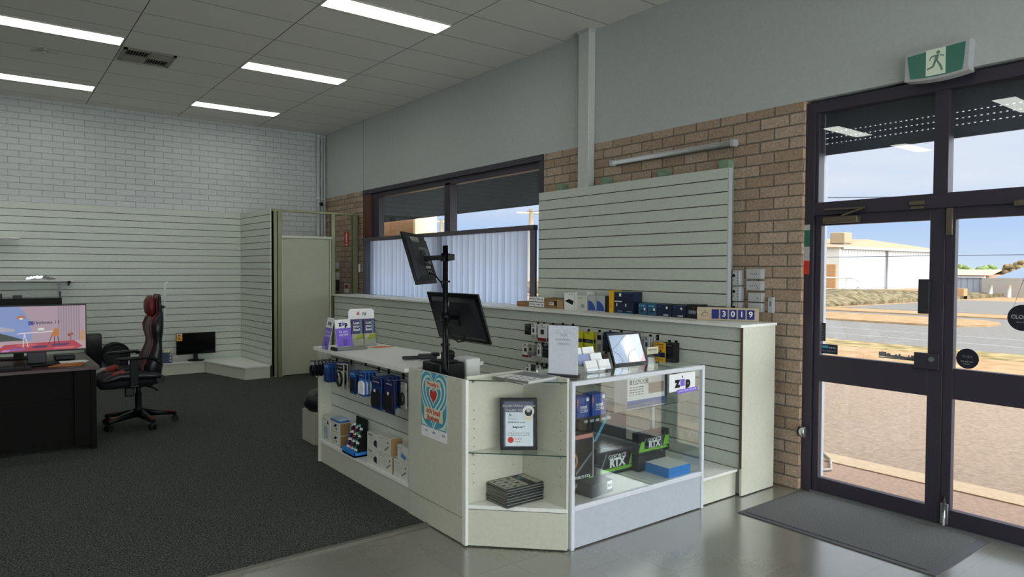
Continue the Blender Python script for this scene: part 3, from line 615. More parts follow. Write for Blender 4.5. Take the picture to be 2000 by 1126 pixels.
wallbox('switch_box', 3.06, 1.402, .12, .07, 4.675, 'white box with a single keyhole, third of the stack on the brick pier', lambda b, f: b.disc(f, .02, -.008, .006, MGREY)); wallbox('switch_box', 3.06, 1.323, .12, .07, 4.675, 'plain white box, lowest of the stack on the brick pier')
wallbox('light_switch', 2.937, 1.346, .045, .118, 4.69, 'narrow white upright switch plate on the brick pier near the door', lambda b, f: b.rect(f, -.008, .008, -.01, .03, MGREY))
# fire sign and boxes beside the inner door
b = MB(); b.box(4.712, 4.718, 10.56, 10.735, 1.975, 2.22, RED); f = FX(4.712, 10.735, 1.975)
b.rect(f, .07, .105, .10, .20, PAPER); b.rect(f, .08, .095, .20, .225, PAPER); b.poly(f, [(.06, .09), (.088, .06), (.115, .09)], PAPER); b.scribble(f, .03, .145, .03, .02, PAPER, 3); obj('fire_sign', b, None, 'red fire extinguisher sign on the brick behind the metal studs', 'sign')
b = MB(); b.box(4.712, 4.718, 10.56, 10.735, 1.22, 1.37, PAPER); f = FX(4.712, 10.735, 1.22); b.rect(f, .01, .165, .06, .14, PINK); b.disc(f, .06, .1, .025, BLACK); b.disc(f, .12, .1, .025, BLACK); obj('warning_sign', b, None, 'small pink and white warning sign on the brick above the partition', 'sign')
wallbox('switch_plate', 10.22, 1.62, .15, .13, 4.70, 'white switch plate right of the metal stud by the window', m=PAPER)
wallbox('meter_box', 11.04, 1.665, .16, .12, 4.66, 'upper grey meter box on the brick behind the door stud', m=LGREY); wallbox('meter_box', 11.03, 1.49, .17, .13, 4.66, 'lower grey meter box on the brick behind the door stud', m=LGREY)
b = MB(); b.box(4.66, 4.722, 10.95, 11.12, 1.25, 1.42, DARK, .005); obj('junction_box', b, None, 'dark box below the grey meter boxes', 'box')

# ================================================================== SLATWALLS, INNER DOOR, PLINTHS
def slats(mb, p0, p1, z0, z1, first, out, th=.018, gap=.008, pitch=.1):
    """horizontal boards between p0 and p1 (xy) with grooves every 100 mm"""
    p0, p1 = Vector((*p0, 0)), Vector((*p1, 0)); d = p1-p0; n = Vector((*out, 0)).normalized()
    mb.obox((p0+p1)/2-n*(th-.002)+Vector((0, 0, (z0+z1)/2)), d/2, n*.002, Vector((0, 0, (z1-z0)/2)), GROOVE)
    z = z0; g = first
    while z < z1-1e-4:
        t2 = min(g-gap/2, z1)
        if t2 > z+.002: mb.obox((p0+p1)/2-n*th/2+Vector((0, 0, (z+t2)/2)), d/2, n*th/2, Vector((0, 0, (t2-z)/2)), SLAT)
        z = g+gap/2; g += pitch
def screws(mb, pts):
    for p in pts: mb.ball(p, .003, .003, .003, MGREY, 6, 4)
b = MB(); slats(b, (-6, 11.46), (3.262, 11.46), .19, 2.5, .3, (0, -1)); b.box(-6, 3.27, 11.448, 11.548, .19, 2.5, SLAT) if 0 else None
b.box(-6, 3.26, 11.482, 11.548, .02, 2.5, SLAT); obj('slatwall', b, None, 'long white slatwall along the back wall behind the gaming chair', 'slatwall')
b = MB(); slats(b, (3.262, 11.46), (3.312, 10.15), .19, 2.48, .3, (-1, -.038)); b.prism([(3.281, 11.46, .02), (3.331, 10.15, .02), (3.36, 10.15, .02), (3.36, 11.46, .02)], (0, 0, 2.46), SLAT); obj('slatwall', b, None, 'short white slatwall returning forward to the inner door stud', 'slatwall')
def plinth(name, pts, h, label, lip=.018, m=WHITE):
    t = thing(name, label, 'plinth', (sum(p[0] for p in pts)/len(pts), sum(p[1] for p in pts)/len(pts), .008))
    b = MB(); b.prism([(x, y, .008) for x, y in pts], (0, 0, h-lip-.008), m); obj('base', b, t)
    c = Vector((sum(p[0] for p in pts)/len(pts), sum(p[1] for p in pts)/len(pts)))
    return t
t = plinth('display_plinth', [(-6, 11.2), (2.67, 11.27), (2.67, 11.44), (-6, 11.44)], .192, 'low white plinth along the back wall carrying the small monitor')
b = MB(); b.prism([(-6, 11.18, .174), (2.66, 11.25, .174), (2.66, 11.44, .174), (-6, 11.44, .174)], (0, 0, .018), WHITE2); obj('top', b, t)
t = plinth('display_plinth', [(2.945, 10.155), (3.30, 10.155), (3.25, 11.44), (2.675, 11.44), (2.675, 11.25)], .192, 'low white plinth in front of the short slatwall by the inner door')
b = MB(); b.prism([(2.925, 10.14, .174), (3.30, 10.14, .174), (3.25, 11.44, .174), (2.66, 11.44, .174), (2.66, 11.23, .174)], (0, 0, .018), WHITE2); obj('top', b, t)

# metal stud screen with the inner door
t = thing('stud_frame', 'bare galvanised stud frame around the inner door', 'frame', (4.0, 10.2, .008))
def stud(x0, x1, z0, z1, y=10.15, d=.075):
    b = MB(); b.box(x0, x1, y, y+.003, z0, z1, STEEL); b.box(x0, x0+.003, y, y+d, z0, z1, STEEL); b.box(x1-.003, x1, y, y+d, z0, z1, STEEL); b.box(x0, x1, y+d*.9, y+d*.9+.003, z0, z1, STEEL); return b
obj('stud', stud(3.325, 3.41, .008, 2.45), t); obj('stud', stud(3.414, 3.475, .008, 2.45, 10.14), t); obj('stud', stud(4.245, 4.31, .008, 2.45), t); obj('stud', stud(4.605, 4.69, 1.225, 2.45, 10.16), t)
b = MB(); b.box(3.325, 4.70, 10.145, 10.235, 2.45, 2.48, STEEL); obj('top_rail', b, t)
b = MB(); b.box(3.475, 4.245, 10.14, 10.235, 2.065, 2.10, M('door_jamb_paint', 'c5c6b4', .5)); b.box(3.475, 3.495, 10.16, 10.235, .008, 2.07, M('door_jamb_paint')); b.box(4.225, 4.245, 10.16, 10.235, .008, 2.07, M('door_jamb_paint')); obj('door_jamb', b, t)
t = thing('door_3', None, None, (3.86, 10.2, .02), kind='structure')
b = MB(); b.box(3.498, 4.222, 10.18, 10.215, .02, 2.06, M('door_paint', 'b0b09c', .5), .003); obj('door_leaf', b, t)
b = MB(); b.cyl((3.55, 10.18, 1.0), (3.55, 10.13, 1.0), .01, CHROME); b.ball((3.55, 10.12, 1.0), .022, .022, .022, CHROME) if 0 else None
b.bm.free()
# back wall shelves
def bracket_shelf(x0, x1, z, label, bx):
    t = thing('wall_shelf', label, 'shelf', ((x0+x1)/2, 11.3, z-.03))
    b = MB(); b.box(x0, x1, 11.13, 11.442, z-.018, z, WHITE2, .002); obj('board', b, t)
    for x in bx:
        b = MB(); b.prism([(x-.008, 11.44, z-.018), (x-.008, 11.16, z-.018), (x-.008, 11.16, z-.04), (x-.008, 11.44, z-.09)], (.016, 0, 0), BLACKM); obj('bracket', b, t)
bracket_shelf(-1.2, .955, 1.444, 'lower white shelf on the back slatwall with a silver packet on it', (.92, -.3)); bracket_shelf(-1.0, .365, 2.0, 'upper white shelf on the back slatwall at the left edge', (.12, -.8))
b = MB()
for k in range(9):
    a = .42+k*.035; b.poly(Frame((a, 11.2, 1.446), (1, 0, 0), (0, 0, 1)), [(0, 0), (.05, 0), (.06, .02+.03*math.sin(k*.4)), (.02, .025+.03*math.sin(k*.4+.3))], CHROME if k < 5 else MGREY, k*.004)
b.loft([[(.42, 11.18, 1.445), (.42, 11.26, 1.445), (.42, 11.22, 1.452)], [(.54, 11.16, 1.445), (.54, 11.30, 1.445), (.54, 11.22, 1.505)], [(.62, 11.16, 1.445), (.62, 11.30, 1.445), (.62, 11.22, 1.485)], [(.74, 11.18, 1.445), (.74, 11.28, 1.445), (.74, 11.22, 1.46)]], CHROME)
obj('foil_packet', b, None, 'crumpled silver packet lying on the lower back shelf', 'packet')

# the long slatted partition under the window
t = thing('display_partition', 'long low white slatted partition with a shelf top under the window', 'partition', (4.42, 6.4, .008))
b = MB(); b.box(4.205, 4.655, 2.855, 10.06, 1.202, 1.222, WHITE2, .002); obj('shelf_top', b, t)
b = MB(); slats(b, (4.25, 2.875), (4.25, 10.05), .195, 1.202, .3, (-1, 0)); b.box(4.272, 4.30, 2.9, 10.04, .008, 1.202, SLAT)
screws(b, [(4.25, y, 1.15) for y in (3.05, 3.9, 4.75, 5.2, 6.6, 8.0)]+[(4.25, y, .45) for y in (3.05, 3.9)]); obj('slat_panel', b, t)
b = MB(); b.box(4.235, 4.635, 2.858, 2.876, .008, 1.202, WHITE); b.box(4.229, 4.235, 2.858, 2.876, .2, 1.202, M('raw_edge', '5a4a3a', .8)); obj('end_panel', b, t)
b = MB(); b.box(4.30, 4.60, 10.03, 10.05, .008, 1.202, WHITE); obj('end_panel', b, t)
t = thing('display_plinth', 'long low white plinth along the foot of the slatted partition', 'plinth', (4.05, 6.4, 0))
b = MB(); b.box(3.865, 4.234, 2.905, 9.96, .008, .178, WHITE); obj('base', b, t)
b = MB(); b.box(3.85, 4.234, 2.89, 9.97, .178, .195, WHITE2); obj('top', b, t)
# the slatboard over the brick
t = thing('slatwall_board', 'large white slatwall board fixed over the brick wall on green battens', 'slatwall', (4.61, 4.4, 1.3))
b = MB(); slats(b, (4.60, 3.262), (4.60, 5.565), 1.224, 2.405, 1.32, (-1, 0)); b.box(4.601, 4.618, 3.262, 5.565, 1.30, 2.404, SLAT) if 0 else None
screws(b, [(4.60, y, z) for y in (3.36, 4.05, 4.62, 5.3) for z in (2.365, 1.76)]); obj('slat_panel', b, t)
b = MB(); b.box(4.600, 4.645, 3.2505, 3.2615, 1.224, 2.405, M('board_edge', 'b9bcc0', .4)); obj('end_channel', b, t)
GT = M('treated_timber', '7f967f', .8, noise=.12)
for y in (3.335, 3.965, 4.645, 5.29): b = MB(); b.box(4.645, 4.7195, y-.045, y+.045, 1.23, 2.475, GT); obj('batten', b, t)

# ================================================================== SALES COUNTER, CORNER SHELF, GLASS CASE
# counter with the merchandise front
t = thing('display_counter', 'white slat-fronted display counter with hanging packets and a boxed bottom shelf', 'counter', (2.45, 4.75, .008))
b = MB(); pts = [(2.155, 3.965), (2.155, 5.53), (2.18, 5.57), (2.62, 5.57), (2.72, 5.5), (2.78, 3.965)]
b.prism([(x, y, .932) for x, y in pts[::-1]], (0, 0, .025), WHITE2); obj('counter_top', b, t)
b = MB(); b.box(2.18, 2.72, 5.482, 5.502, .008, .932, WHITE); obj('side_panel', b, t)
b = MB(); b.box(2.19, 2.72, 3.962, 3.98, .008, .932, WHITE); obj('side_panel', b, t)
b = MB(); slats(b, (2.29, 3.98), (2.29, 5.482), .19, .932, .27, (-1, 0)); b.box(2.313, 2.33, 3.98, 5.482, .008, .93, SLAT); obj('slat_panel', b, t)
b = MB(); b.box(2.186, 2.31, 3.98, 5.482, .17, .19, WHITE2); obj('bottom_shelf', b, t)
b = MB(); b.box(2.195, 2.213, 3.98, 5.482, .008, .17, WHITE); obj('kick_board', b, t)
# register bay with the poster
t = thing('register_counter', 'white panelled register bay with a poster on its front', 'counter', (2.45, 3.63, 0))
b = MB(); b.box(2.18, 2.2, 3.322, 3.955, .165, .967, WHITE, .002); obj('front_panel', b, t)
b = MB(); b.box(2.186, 2.204, 3.325, 3.953, .008, .158, WHITE); obj('kick_board', b, t)
b = MB(); b.box(2.2, 2.76, 3.345, 3.958, .79, .81, WHITE); obj('work_surface', b, t)
b = MB(); b.box(2.2, 2.76, 3.325, 3.343, .008, .967, WHITE); obj('side_panel', b, t)
# poster
t = thing('poster', 'teal heart poster reading Proudly a WA Small Business on the register bay', 'poster', (2.179, 3.635, .56))
b = MB(); b.box(2.1775, 2.1795, 3.487, 3.786, .56, .968, PAPER); f = FX(2.1775, 3.786, .56); W = .299
b.rect(f, 0, W, .065, .408, TEAL)
HL = M('poster_pale', 'cfe3dc', .5)
def clip(pts): return [(min(max(a, .002), W-.002), min(max(c, .066), .406)) for a, c in pts]
def heart(sc, cx=W/2, cz=.268, st=1.15):
    o = []
    for k in range(40):
        a = 2*math.pi*k/40; o.append((cx+sc*.0625*(16*math.sin(a)**3)/16, cz+st*sc*.0625*(13*math.cos(a)-5*math.cos(2*a)-2*math.cos(3*a)-math.cos(4*a))/16))
    return o
off = .0009
for k, (sc, mm) in enumerate(((2.9, HL), (2.62, TEAL), (2.25, HL), (1.98, TEAL), (1.6, HL), (1.36, TEAL), (.86, HL), (.68, RED))):
    b.poly(f, clip(heart(sc)) if sc > 2.2 else heart(sc), mm, off); off += .0004
for k in range(7):
    for sgn in (0, 1):
        a = .012+k*.016; q = [(a, .07), (a+.006, .07), (.004+k*.002, .16-k*.012), (.003, .15-k*.012)]
        q = [(W-u, v) for u, v in q] if sgn else q
        b.poly(f, q, HL, .0009+.0001*k)
b.rect(f, .055, .235, .315, .358, CREAM, .0045); b.text(f, 'Proudly a', .145, .336, .036, RED, .0052, bold=.025, sx=.95)
b.rect(f, .04, .262, .112, .19, CREAM, .0045); b.text(f, 'WA Small', .15, .166, .043, RED, .0052, bold=.03, sx=.95); b.text(f, 'Business', .15, .128, .043, RED, .0052, bold=.03, sx=.95)
for a in (.05, .14, .25): b.scribble(f, a, a+.03, .04, .014, MGREY, 3)
obj('sheet', b, t)
# corner shelf unit
t = thing('corner_unit', 'white triangular corner shelf unit with two glass shelves', 'shelf unit', (2.45, 3.15, 0))
b = MB(); b.box(2.2, 2.612, 3.303, 3.321, .008, .987, WHITE, .001); obj('side_panel', b, t)
b = MB(); b.box(2.612, 2.63, 2.90, 3.321, .008, .987, WHITE, .001); obj('side_panel', b, t)
b = MB(); b.box(2.18, 2.2, 3.285, 3.321, .008, .967, WHITE2, .002); obj('edge_post', b, t)
b = MB(); b.prism([(2.19, 3.30, .222), (2.612, 2.885, .222), (2.612, 3.303, .222)], (0, 0, .022), WHITE2); obj('bottom_shelf', b, t)
b = MB(); b.prism([(2.195, 3.297, .008), (2.61, 2.888, .008), (2.612, 2.905, .008), (2.21, 3.302, .008)], (0, 0, .21), WHITE); obj('front_panel', b, t)
GE = M('glass_edge', '2f4a44', .15)
for z in (.542, .962):
    b = MB(); b.prism([(2.20, 3.298, z), (2.608, 2.895, z), (2.608, 3.298, z)], (0, 0, .006), CGLASS)
    b.bar((2.199, 3.2975, z+.003), (2.607, 2.8945, z+.003), .0016, .0058, GE); obj('glass_shelf', b, t)
    for p in ((2.235, 3.29), (2.60, 2.935)):
        b = MB(); b.cyl((*p, z-.012), (*p, z), .007, GREYM, 8); obj('shelf_pin', b, t)
b = MB()
for z in [.36+.053*k for k in range(9)]:
    if abs(z-.545) < .02: continue
    b.cyl((2.25, 3.3035, z), (2.25, 3.3025, z), .0035, DARK, 8); b.cyl((2.6125, 2.955, z), (2.6115, 2.955, z), .0035, DARK, 8)
for z in (.42, .48): b.cyl((2.54, 3.3035, z), (2.54, 3.3025, z), .0035, DARK, 8); b.cyl((2.6125, 3.24, z), (2.6115, 3.24, z), .0035, DARK, 8)
obj('pin_holes', b, t)
# glass case
t = thing('glass_case', 'white framed glass display case full of computer parts', 'display case', (3.235, 3.1, 0))
CX0, CX1, CY0, CY1 = 2.634, 3.838, 2.88, 3.34
FR = M('case_frame', 'd0d2da', .35)
for x in (CX0, CX1-.026): b = MB(); b.box(x, x+.026, CY0, CY0+.026, .0, .968, FR, .003); obj('corner_post', b, t)
for x in (CX0, CX1-.026): b = MB(); b.box(x, x+.026, CY1-.026, CY1, .0, .968, FR, .003); obj('corner_post', b, t)
b = MB(); b.box(CX0+.026, CX1-.026, CY0, CY0+.026, .942, .968, FR, .003); b.box(CX0+.026, CX1-.026, CY1-.026, CY1, .942, .968, FR, .003); obj('top_rail', b, t)
b = MB(); b.box(CX0+.026, CX1-.026, CY0, CY0+.026, .222, .252, FR, .003); obj('middle_rail', b, t)
b = MB(); b.box(CX0+.026, CX1-.026, CY0+.006, CY0+.02, .008, .222, M('case_panel', 'b2b6c0', .4)); obj('lower_panel', b, t)
b = MB(); b.box(CX1-.02, CX1-.006, CY0+.026, CY1-.026, .008, .24, WHITE); b.box(CX0+.006, CX0+.02, CY0+.026, CY1-.026, .008, .942, WHITE); obj('side_panel', b, t)
b = MB(); b.box(CX0+.02, CX1-.02, CY0+.026, CY1-.01, .235, .25, WHITE2); obj('case_floor', b, t)
b = MB(); b.box(CX0+.026, CX1-.026, CY0+.009, CY0+.014, .252, .942, CGLASS); obj('front_glass', b, t)
b = MB(); b.box(CX1-.015, CX1-.01, CY0+.026, CY1-.026, .242, .942, CGLASS); obj('side_glass', b, t)
b = MB(); b.box(CX0+.004, CX1-.004, CY0+.022, CY1-.004, .969, .975, CGLASS); obj('top_glass', b, t)
b = MB(); b.box(CX0+.026, CX1-.026, 2.985, CY1-.03, .715, .721, CGLASS); b.box(CX0+.026, CX1-.026, 2.9835, 2.9848, .715, .721, GE); obj('inner_shelf', b, t)
# zip sticker on the case glass
t = thing('payment_sticker', 'white and purple zip payment sticker on the glass case front', 'sticker', (3.62, 2.886, .80))
b = MB(); f = Frame((3.478, 2.886, .815), (1, 0, 0.0), (0, 0, 1))
b.prism([(3.48, 2.8885, .818), (3.742, 2.8885, .828), (3.742, 2.8885, .934), (3.48, 2.8885, .934)], (0, -.002, 0), PAPER); obj('white_panel', b, t)
b = MB(); b.prism([(3.555, 2.8878, .800), (3.765, 2.8878, .808), (3.765, 2.8878, .834), (3.555, 2.8878, .828)], (0, -.003, 0), PURP)
f = Frame((3.478, 2.8847, .8), (1, 0, .035), (0, 0, 1)); b.text(f, 'OWN IT NOW, PAY LATER', .182, .012, .015, PAPER, .0004, bold=.02); obj('purple_strip', b, t)
def ziplogo(b, f, a, c, s, off=.0012):
    """z + small square + p"""
    b.text(f, 'z', a-.72*s, c, 1.25*s, BLACK, off, bold=.07); b.rect(f, a-.3*s, a+.3*s, c-.36*s, c+.28*s, PURP, off); b.poly(f, [(a-.08*s, c+.4*s), (a+.05*s, c+.4*s), (a+.05*s, c+.62*s), (a-.08*s, c+.56*s)], BLACK, off); b.text(f, 'p', a+.75*s, c-.08*s, 1.25*s, BLACK, off, bold=.07)
b = MB(); f = Frame((3.478, 2.8862, .815), (1, 0, 0), (0, 0, 1)); ziplogo(b, f, .133, .06, .072); obj('logo', b, t)

# --- inside the case
def carton(name, x0, x1, y0, y1, z0, z1, m, label, cat='box', draw=None, face='y', group=None, rz=0., bev=.002):
    b = MB(); c = Vector(((x0+x1)/2, (y0+y1)/2, z0)); hx, hy = (x1-x0)/2, (y1-y0)/2
    b.box(-hx, hx, -hy, hy, 0, z1-z0, m, bev, 1)
    if draw:
        f = FY(-hx, -hy, 0) if face == 'y' else FX(-hx, hy, 0)
        draw(b, f, (x1-x0) if face == 'y' else (y1-y0), z1-z0)
    o = obj(name, b, None, label, cat, group, local=True); o.location = c; o.rotation_euler = (0, 0, rz); OFF[o.name] = c
    return o
def cpu(b, f, W, H): b.text(f, 'intel', W*.52, H*.5, H*.26, PAPER, bold=.02); b.text(f, 'CORE', W*.54, H*.3, H*.2, PAPER, bold=.01); b.rect(f, W*.74, W*.93, H*.76, H*.93, PAPER); b.poly(f, [(0, H*.4), (W*.12, H*.75), (0, H)], ORNG)
carton('processor_box', 2.782, 2.885, 3.0, 3.08, .721, .845, BLUE, 'blue processor box, left one of the two on the glass case shelf', 'box', cpu)
carton('processor_box', 2.908, 3.022, 3.0, 3.09, .721, .85, BLUE, 'blue processor box, right one of the two on the glass case shelf', 'box', cpu)
carton('processor_box', 2.68, 2.755, 3.0, 3.08, .721, .84, ORNG, 'orange and blue box at the left end of the glass case shelf', 'box', lambda b, f, W, H: b.poly(f, [(0, 0), (W, 0), (W*.4, H*.6), (0, H*.8)], NAVY))
def psu(b, f, W, H): b.rect(f, .02, .2, H*.72, H*.9, MGREY); b.text(f, 'LEADEX', .11, H*.81, .038, PAPER, bold=.03); b.rect(f, W*.55, W*.97, H*.32, H*.72, M('print_taupe', 'a08b7b', .5)); b.rect(f, 0, W, .0, H*.14, BLUE); [b.scribble(f, .02, .16, H*(.62-.09*k), .008, MGREY, 5) for k in range(4)]
carton('power_supply_box', 3.32, 3.69, 3.10, 3.22, .721, .90, PAPER, 'white power supply box at the back of the glass case shelf', 'box', psu)
carton('power_supply_box', 3.70, 3.80, 3.17, 3.30, .721, .935, DBLUE, 'dark blue carton at the right end of the glass case shelf', 'box', lambda b, f, W, H: b.text(f, 'T O', W*.5, H*.85, .05, TEAL))
BK = M('carton_black', '17181b', .4)
def gpu1(b, f, W, H):
    b.rect(f, .0, W, H*.9, H*.97, PINK); b.rect(f, W*.97, W, .0, H*.97, LGREY); b.text(f, 'X-GAMING', W*.42, H*.985-.002, .02, LGREY) if 0 else None
    b.disc(f, W*.28, H*.55, .06, M('fan_copper', 'b3754b', .4)); b.disc(f, W*.28, H*.55, .045, BK, .0012); b.disc(f, W*.28, H*.55, .02, ORNG, .0016)
    b.poly(f, [(W*.45, H*.3), (W*.95, H*.62), (W*.95, H*.66), (W*.45, H*.36)], MGREY); b.text(f, 'GEFORCE RTX', W*.6, H*.26, .024, PAPER, bold=.03); b.text(f, '4070', W*.56, H*.13, .058, LGREY)
    b.rect(f, W*.85, W*.97, H*.0, H*.24, GREEN, .0012)
carton('graphics_card_box', 2.70, 2.965, 3.045, 3.10, .25, .615, BK, 'black graphics card box with a pink top band at the left of the glass case', 'box', gpu1)
def gpu2(b, f, W, H):
    b.poly(f, [(W*.1, H*.12), (W*.1, H*.24), (W*.9, H*.24), (W*.98, H*.12)], GREEN); b.text(f, 'GEFORCE', W*.5, H*.62, W*.1, PAPER, bold=.01); b.text(f, 'RTX', W*.5, H*.4, W*.19, PAPER, bold=.05)
    b.poly(f, [(W*.78, H*.26), (W*.98, H*.26), (W*.98, H*.72), (W*.86, H*.72)], GREEN); b.poly(f, [(W*.1, H*.26), (W*.14, H*.26), (W*.26, H*.76), (W*.23, H*.76)], MGREY)
def gpu3(b, f, W, H):
    gpu2(b, f, W, H); b.poly(f, [(0, H*.12), (W*.18, H*.12), (W*.18, H*.62), (W*.08, H*.62)], GREEN, .0012)
carton('graphics_card_box', 3.13, 3.52, 3.19, 3.30, .25, .44, BK, 'black and green graphics card box in the middle of the glass case floor', 'box', gpu2)
def side(b, f, W, H): b.rect(f, .02, W*.3, H*.1, H*.3, ORNG); b.scribble(f, .05, W*.7, H*.75, .02, LGREY, 5); b.poly(f, [(W*.3, H*.2), (W*.6, H*.9), (W*.66, H*.9), (W*.36, H*.2)], TEAL)
carton('graphics_card_box', 2.98, 3.42, 3.20, 3.30, .445, .70, BK, 'large black carton stacked behind at the back of the glass case floor', 'box', side) .location.z = .441
carton('graphics_card_box', 3.46, 3.775, 3.125, 3.185, .362, .505, BK, 'black and green graphics card box at the right end of the glass case', 'box', gpu3)
def bb(b, f, W, H): b.rect(f, W*.72, W*.95, H*.3, H*.95, PAPER); b.scribble(f, W*.74, W*.93, H*.6, .02, MGREY, 3)
carton('black_carton', 3.535, 3.79, 3.17, 3.30, .25, .36, BK, 'plain black carton at the right end of the glass case floor', 'box', None)
carton('black_carton', 3.46, 3.53, 3.125, 3.185, .25, .36, BK, 'narrow black carton under the right graphics card box', 'box', None)
carton('small_black_box', 2.83, 3.03, 2.935, 3.06, .25, .328, M('carton_charcoal', '33363d', .5), 'flat charcoal box with a white tag near the glass case front', 'box', bb, rz=.08)
carton('blue_box', 3.515, 3.738, 2.912, 3.115, .25, .315, SKYB, 'flat bright blue box with a white lid inside the glass case', 'box', lambda b, f, W, H: (b.rect(FZ(-W/2+.0, -.1015, H), .0, W, .0, .203, PAPER), b.rect(f, .0, W, H*.48, H*.5, BLUE)))

# --- on the glass case
t = thing('tent_sign', 'white table sign with faint mirrored writing at the corner of the glass case', 'sign', (2.69, 3.04, .975))
d = Vector((.085, -.165, 0)); p = Vector((2.655, 3.115, .99)); n2 = Vector((-.165, -.085, 0)).normalized()
SIGN = M('sign_white', 'd4d8e2', .35)
b = MB(); b.prism([p, p+d, p+d+Vector((0, 0, .285)), p+Vector((0, 0, .285))], -n2*.004, SIGN)
f = Frame(p+n2*.0005, d, (0, 0, 1)); rr = random.Random(2); SG = M('sign_print', 'aab0ba', .5)
for k in range(46):
    a = rr.uniform(.01, .175); c = rr.choice([rr.uniform(.235, .275), rr.uniform(.17, .27)]); a = a if c > .235 else rr.choice([rr.uniform(.008, .022), rr.uniform(.163, .178)])
    b.poly(f, [(a, c), (a+.004, c-.003), (a+.002, c+.006)], SG, .001)
b.text(f, 'Ask', .1, .232, .03, SG, .0012, shear=.3, mirror=True); b.scribble(f, .045, .14, .203, .014, SG, 7); b.scribble(f, .06, .14, .178, .014, SG, 6); obj('panel', b, t)
b = MB(); c = p+d/2; b.obox((c.x, c.y, .982), d/2*1.06, n2*.025, (0, 0, .007), DARK, .002); obj('base', b, t)
t = thing('card_holder', 'acrylic business card holder with stacked white and lilac cards on the glass case', 'card holder', (2.98, 3.12, .975))
for k, (z, y, mm) in enumerate(((.985, 3.05, PAPER), (1.02, 3.10, M('card_lilac', '8e95c0', .5)), (1.055, 3.15, PAPER))):
    for j, x in enumerate((2.87, 2.98)):
        b = MB(); xx = x+.035-.02*k; b.obox((xx+.045, y+.01, z+.03), (.048, 0, 0), (0, .012, .03), (0, .008, -.003), mm if not (k == 1 and j == 1) else PAPER, .001)
        f = Frame((xx-.003, y-.006, z+.004), (1, 0, 0), (0, .37, .93)); [b.scribble(f, .01, .06+.02*q, .016+q*.014, .004, MGREY, 4) for q in range(3)]; obj('card_stack', b, t)
b = MB()
for k, (z, y) in enumerate(((.976, 3.035), (1.0, 3.085), (1.03, 3.135))):
    b.box(2.86-.02*k+.03, 3.07-.02*k+.03, y-.008, y-.005, z, z+.035, ACRYL); b.box(2.86-.02*k+.03, 3.07-.02*k+.03, y-.008, y+.05, .976, .979, ACRYL)
obj('holder', b, t)
t = thing('picture_frame', 'black framed glossy picture leaning back on the glass case', 'frame', (3.42, 3.2, .975))
p0, p1 = Vector((3.268, 3.165, .977)), Vector((3.585, 3.155, .977)); u = Vector((-.004, .075, .205)); rn = (p1-p0); nn = rn.cross(u).normalized()
b = MB(); Wf, Hf = rn.length, u.length; f = Frame(p0, rn, u)
for a0, a1, c0, c1 in ((0, Wf, 0, .013), (0, Wf, Hf-.013, Hf), (0, .013, .013, Hf-.013), (Wf-.013, Wf, .013, Hf-.013)):
    b.hexa([f.p(a0, c0, 0), f.p(a1, c0, 0), f.p(a1, c0, -.014), f.p(a0, c0, -.014), f.p(a0, c1, 0), f.p(a1, c1, 0), f.p(a1, c1, -.014), f.p(a0, c1, -.014)], BLACK)
obj('frame', b, t)
b = MB(); LB2 = M('reflected_pale_blue', 'c4d3ee', .06, spec=1.); LC = M('reflected_cream', 'e9e4dc', .06, spec=1.); LGY = M('reflected_grey', 'b9bfc4', .06, spec=1.)
b.poly(f, [(.012, .012), (Wf-.012, .012), (Wf-.012, Hf-.012), (.012, Hf-.012)], LB2, -.006)  # pale blue, cream and grey shapes paint the reflected sky and eaves
b.poly(f, [(.135, .0125), (.245, .0125), (.205, Hf-.0125), (.155, Hf-.0125), (.13, .1)], LC, -.0055); b.poly(f, [(.245, .0125), (Wf-.0125, .0125), (Wf-.0125, Hf-.0125), (.205, Hf-.0125)], LGY, -.0055)
b.poly(f, [(.25, .0125), (Wf-.0125, .0125), (Wf-.0125, .075)], M('art_rose', 'c98a96', .1, spec=1.), -.005)
for pts in ([(.02, .11), (.08, .14), (.13, .18), (.165, Hf-.02)], [(.02, .10), (.06, .08), (.085, .05), (.09, .02)], [(.14, .02), (.15, .06), (.18, .09), (.23, .1)]):
    b.tube([f.p(a, c, -.0048) for a, c in pts], .0012, MGREY, 4)
obj('picture', b, t)
b = MB(); b.bar(f.p(Wf*.5, Hf*.7, -.014), Vector((3.42, 3.31, .977)), .06, .004, BROWN); obj('easel_back', b, t)
b = MB(); b.cyl((3.235, 3.255, .976), (3.235, 3.255, 1.045), .045, M('tape_brown', '3c322c', .5), 24); b.cyl((3.235, 3.255, 1.0455), (3.235, 3.255, 1.046), .025, BLACK, 20); obj('tape_roll', b, None, 'dark brown roll standing behind the leaning picture', 'roll')
t = thing('leaflet_holder', 'clear acrylic leaflet holder right of the leaning picture', 'holder', (3.76, 3.28, .975))
b = MB(); b.box(3.70, 3.82, 3.26, 3.263, .976, 1.055, ACRYL); b.box(3.70, 3.82, 3.30, 3.303, .976, 1.055, ACRYL); b.box(3.70, 3.82, 3.26, 3.303, .9755, .9785, ACRYL); obj('holder', b, t)
b = MB(); b.box(3.702, 3.818, 3.27, 3.273, 1.01, 1.06, CREAM); b.scribble(FY(3.702, 3.27, 1.01), .01, .1, .03, .008, MGREY, 5); obj('leaflet', b, t)

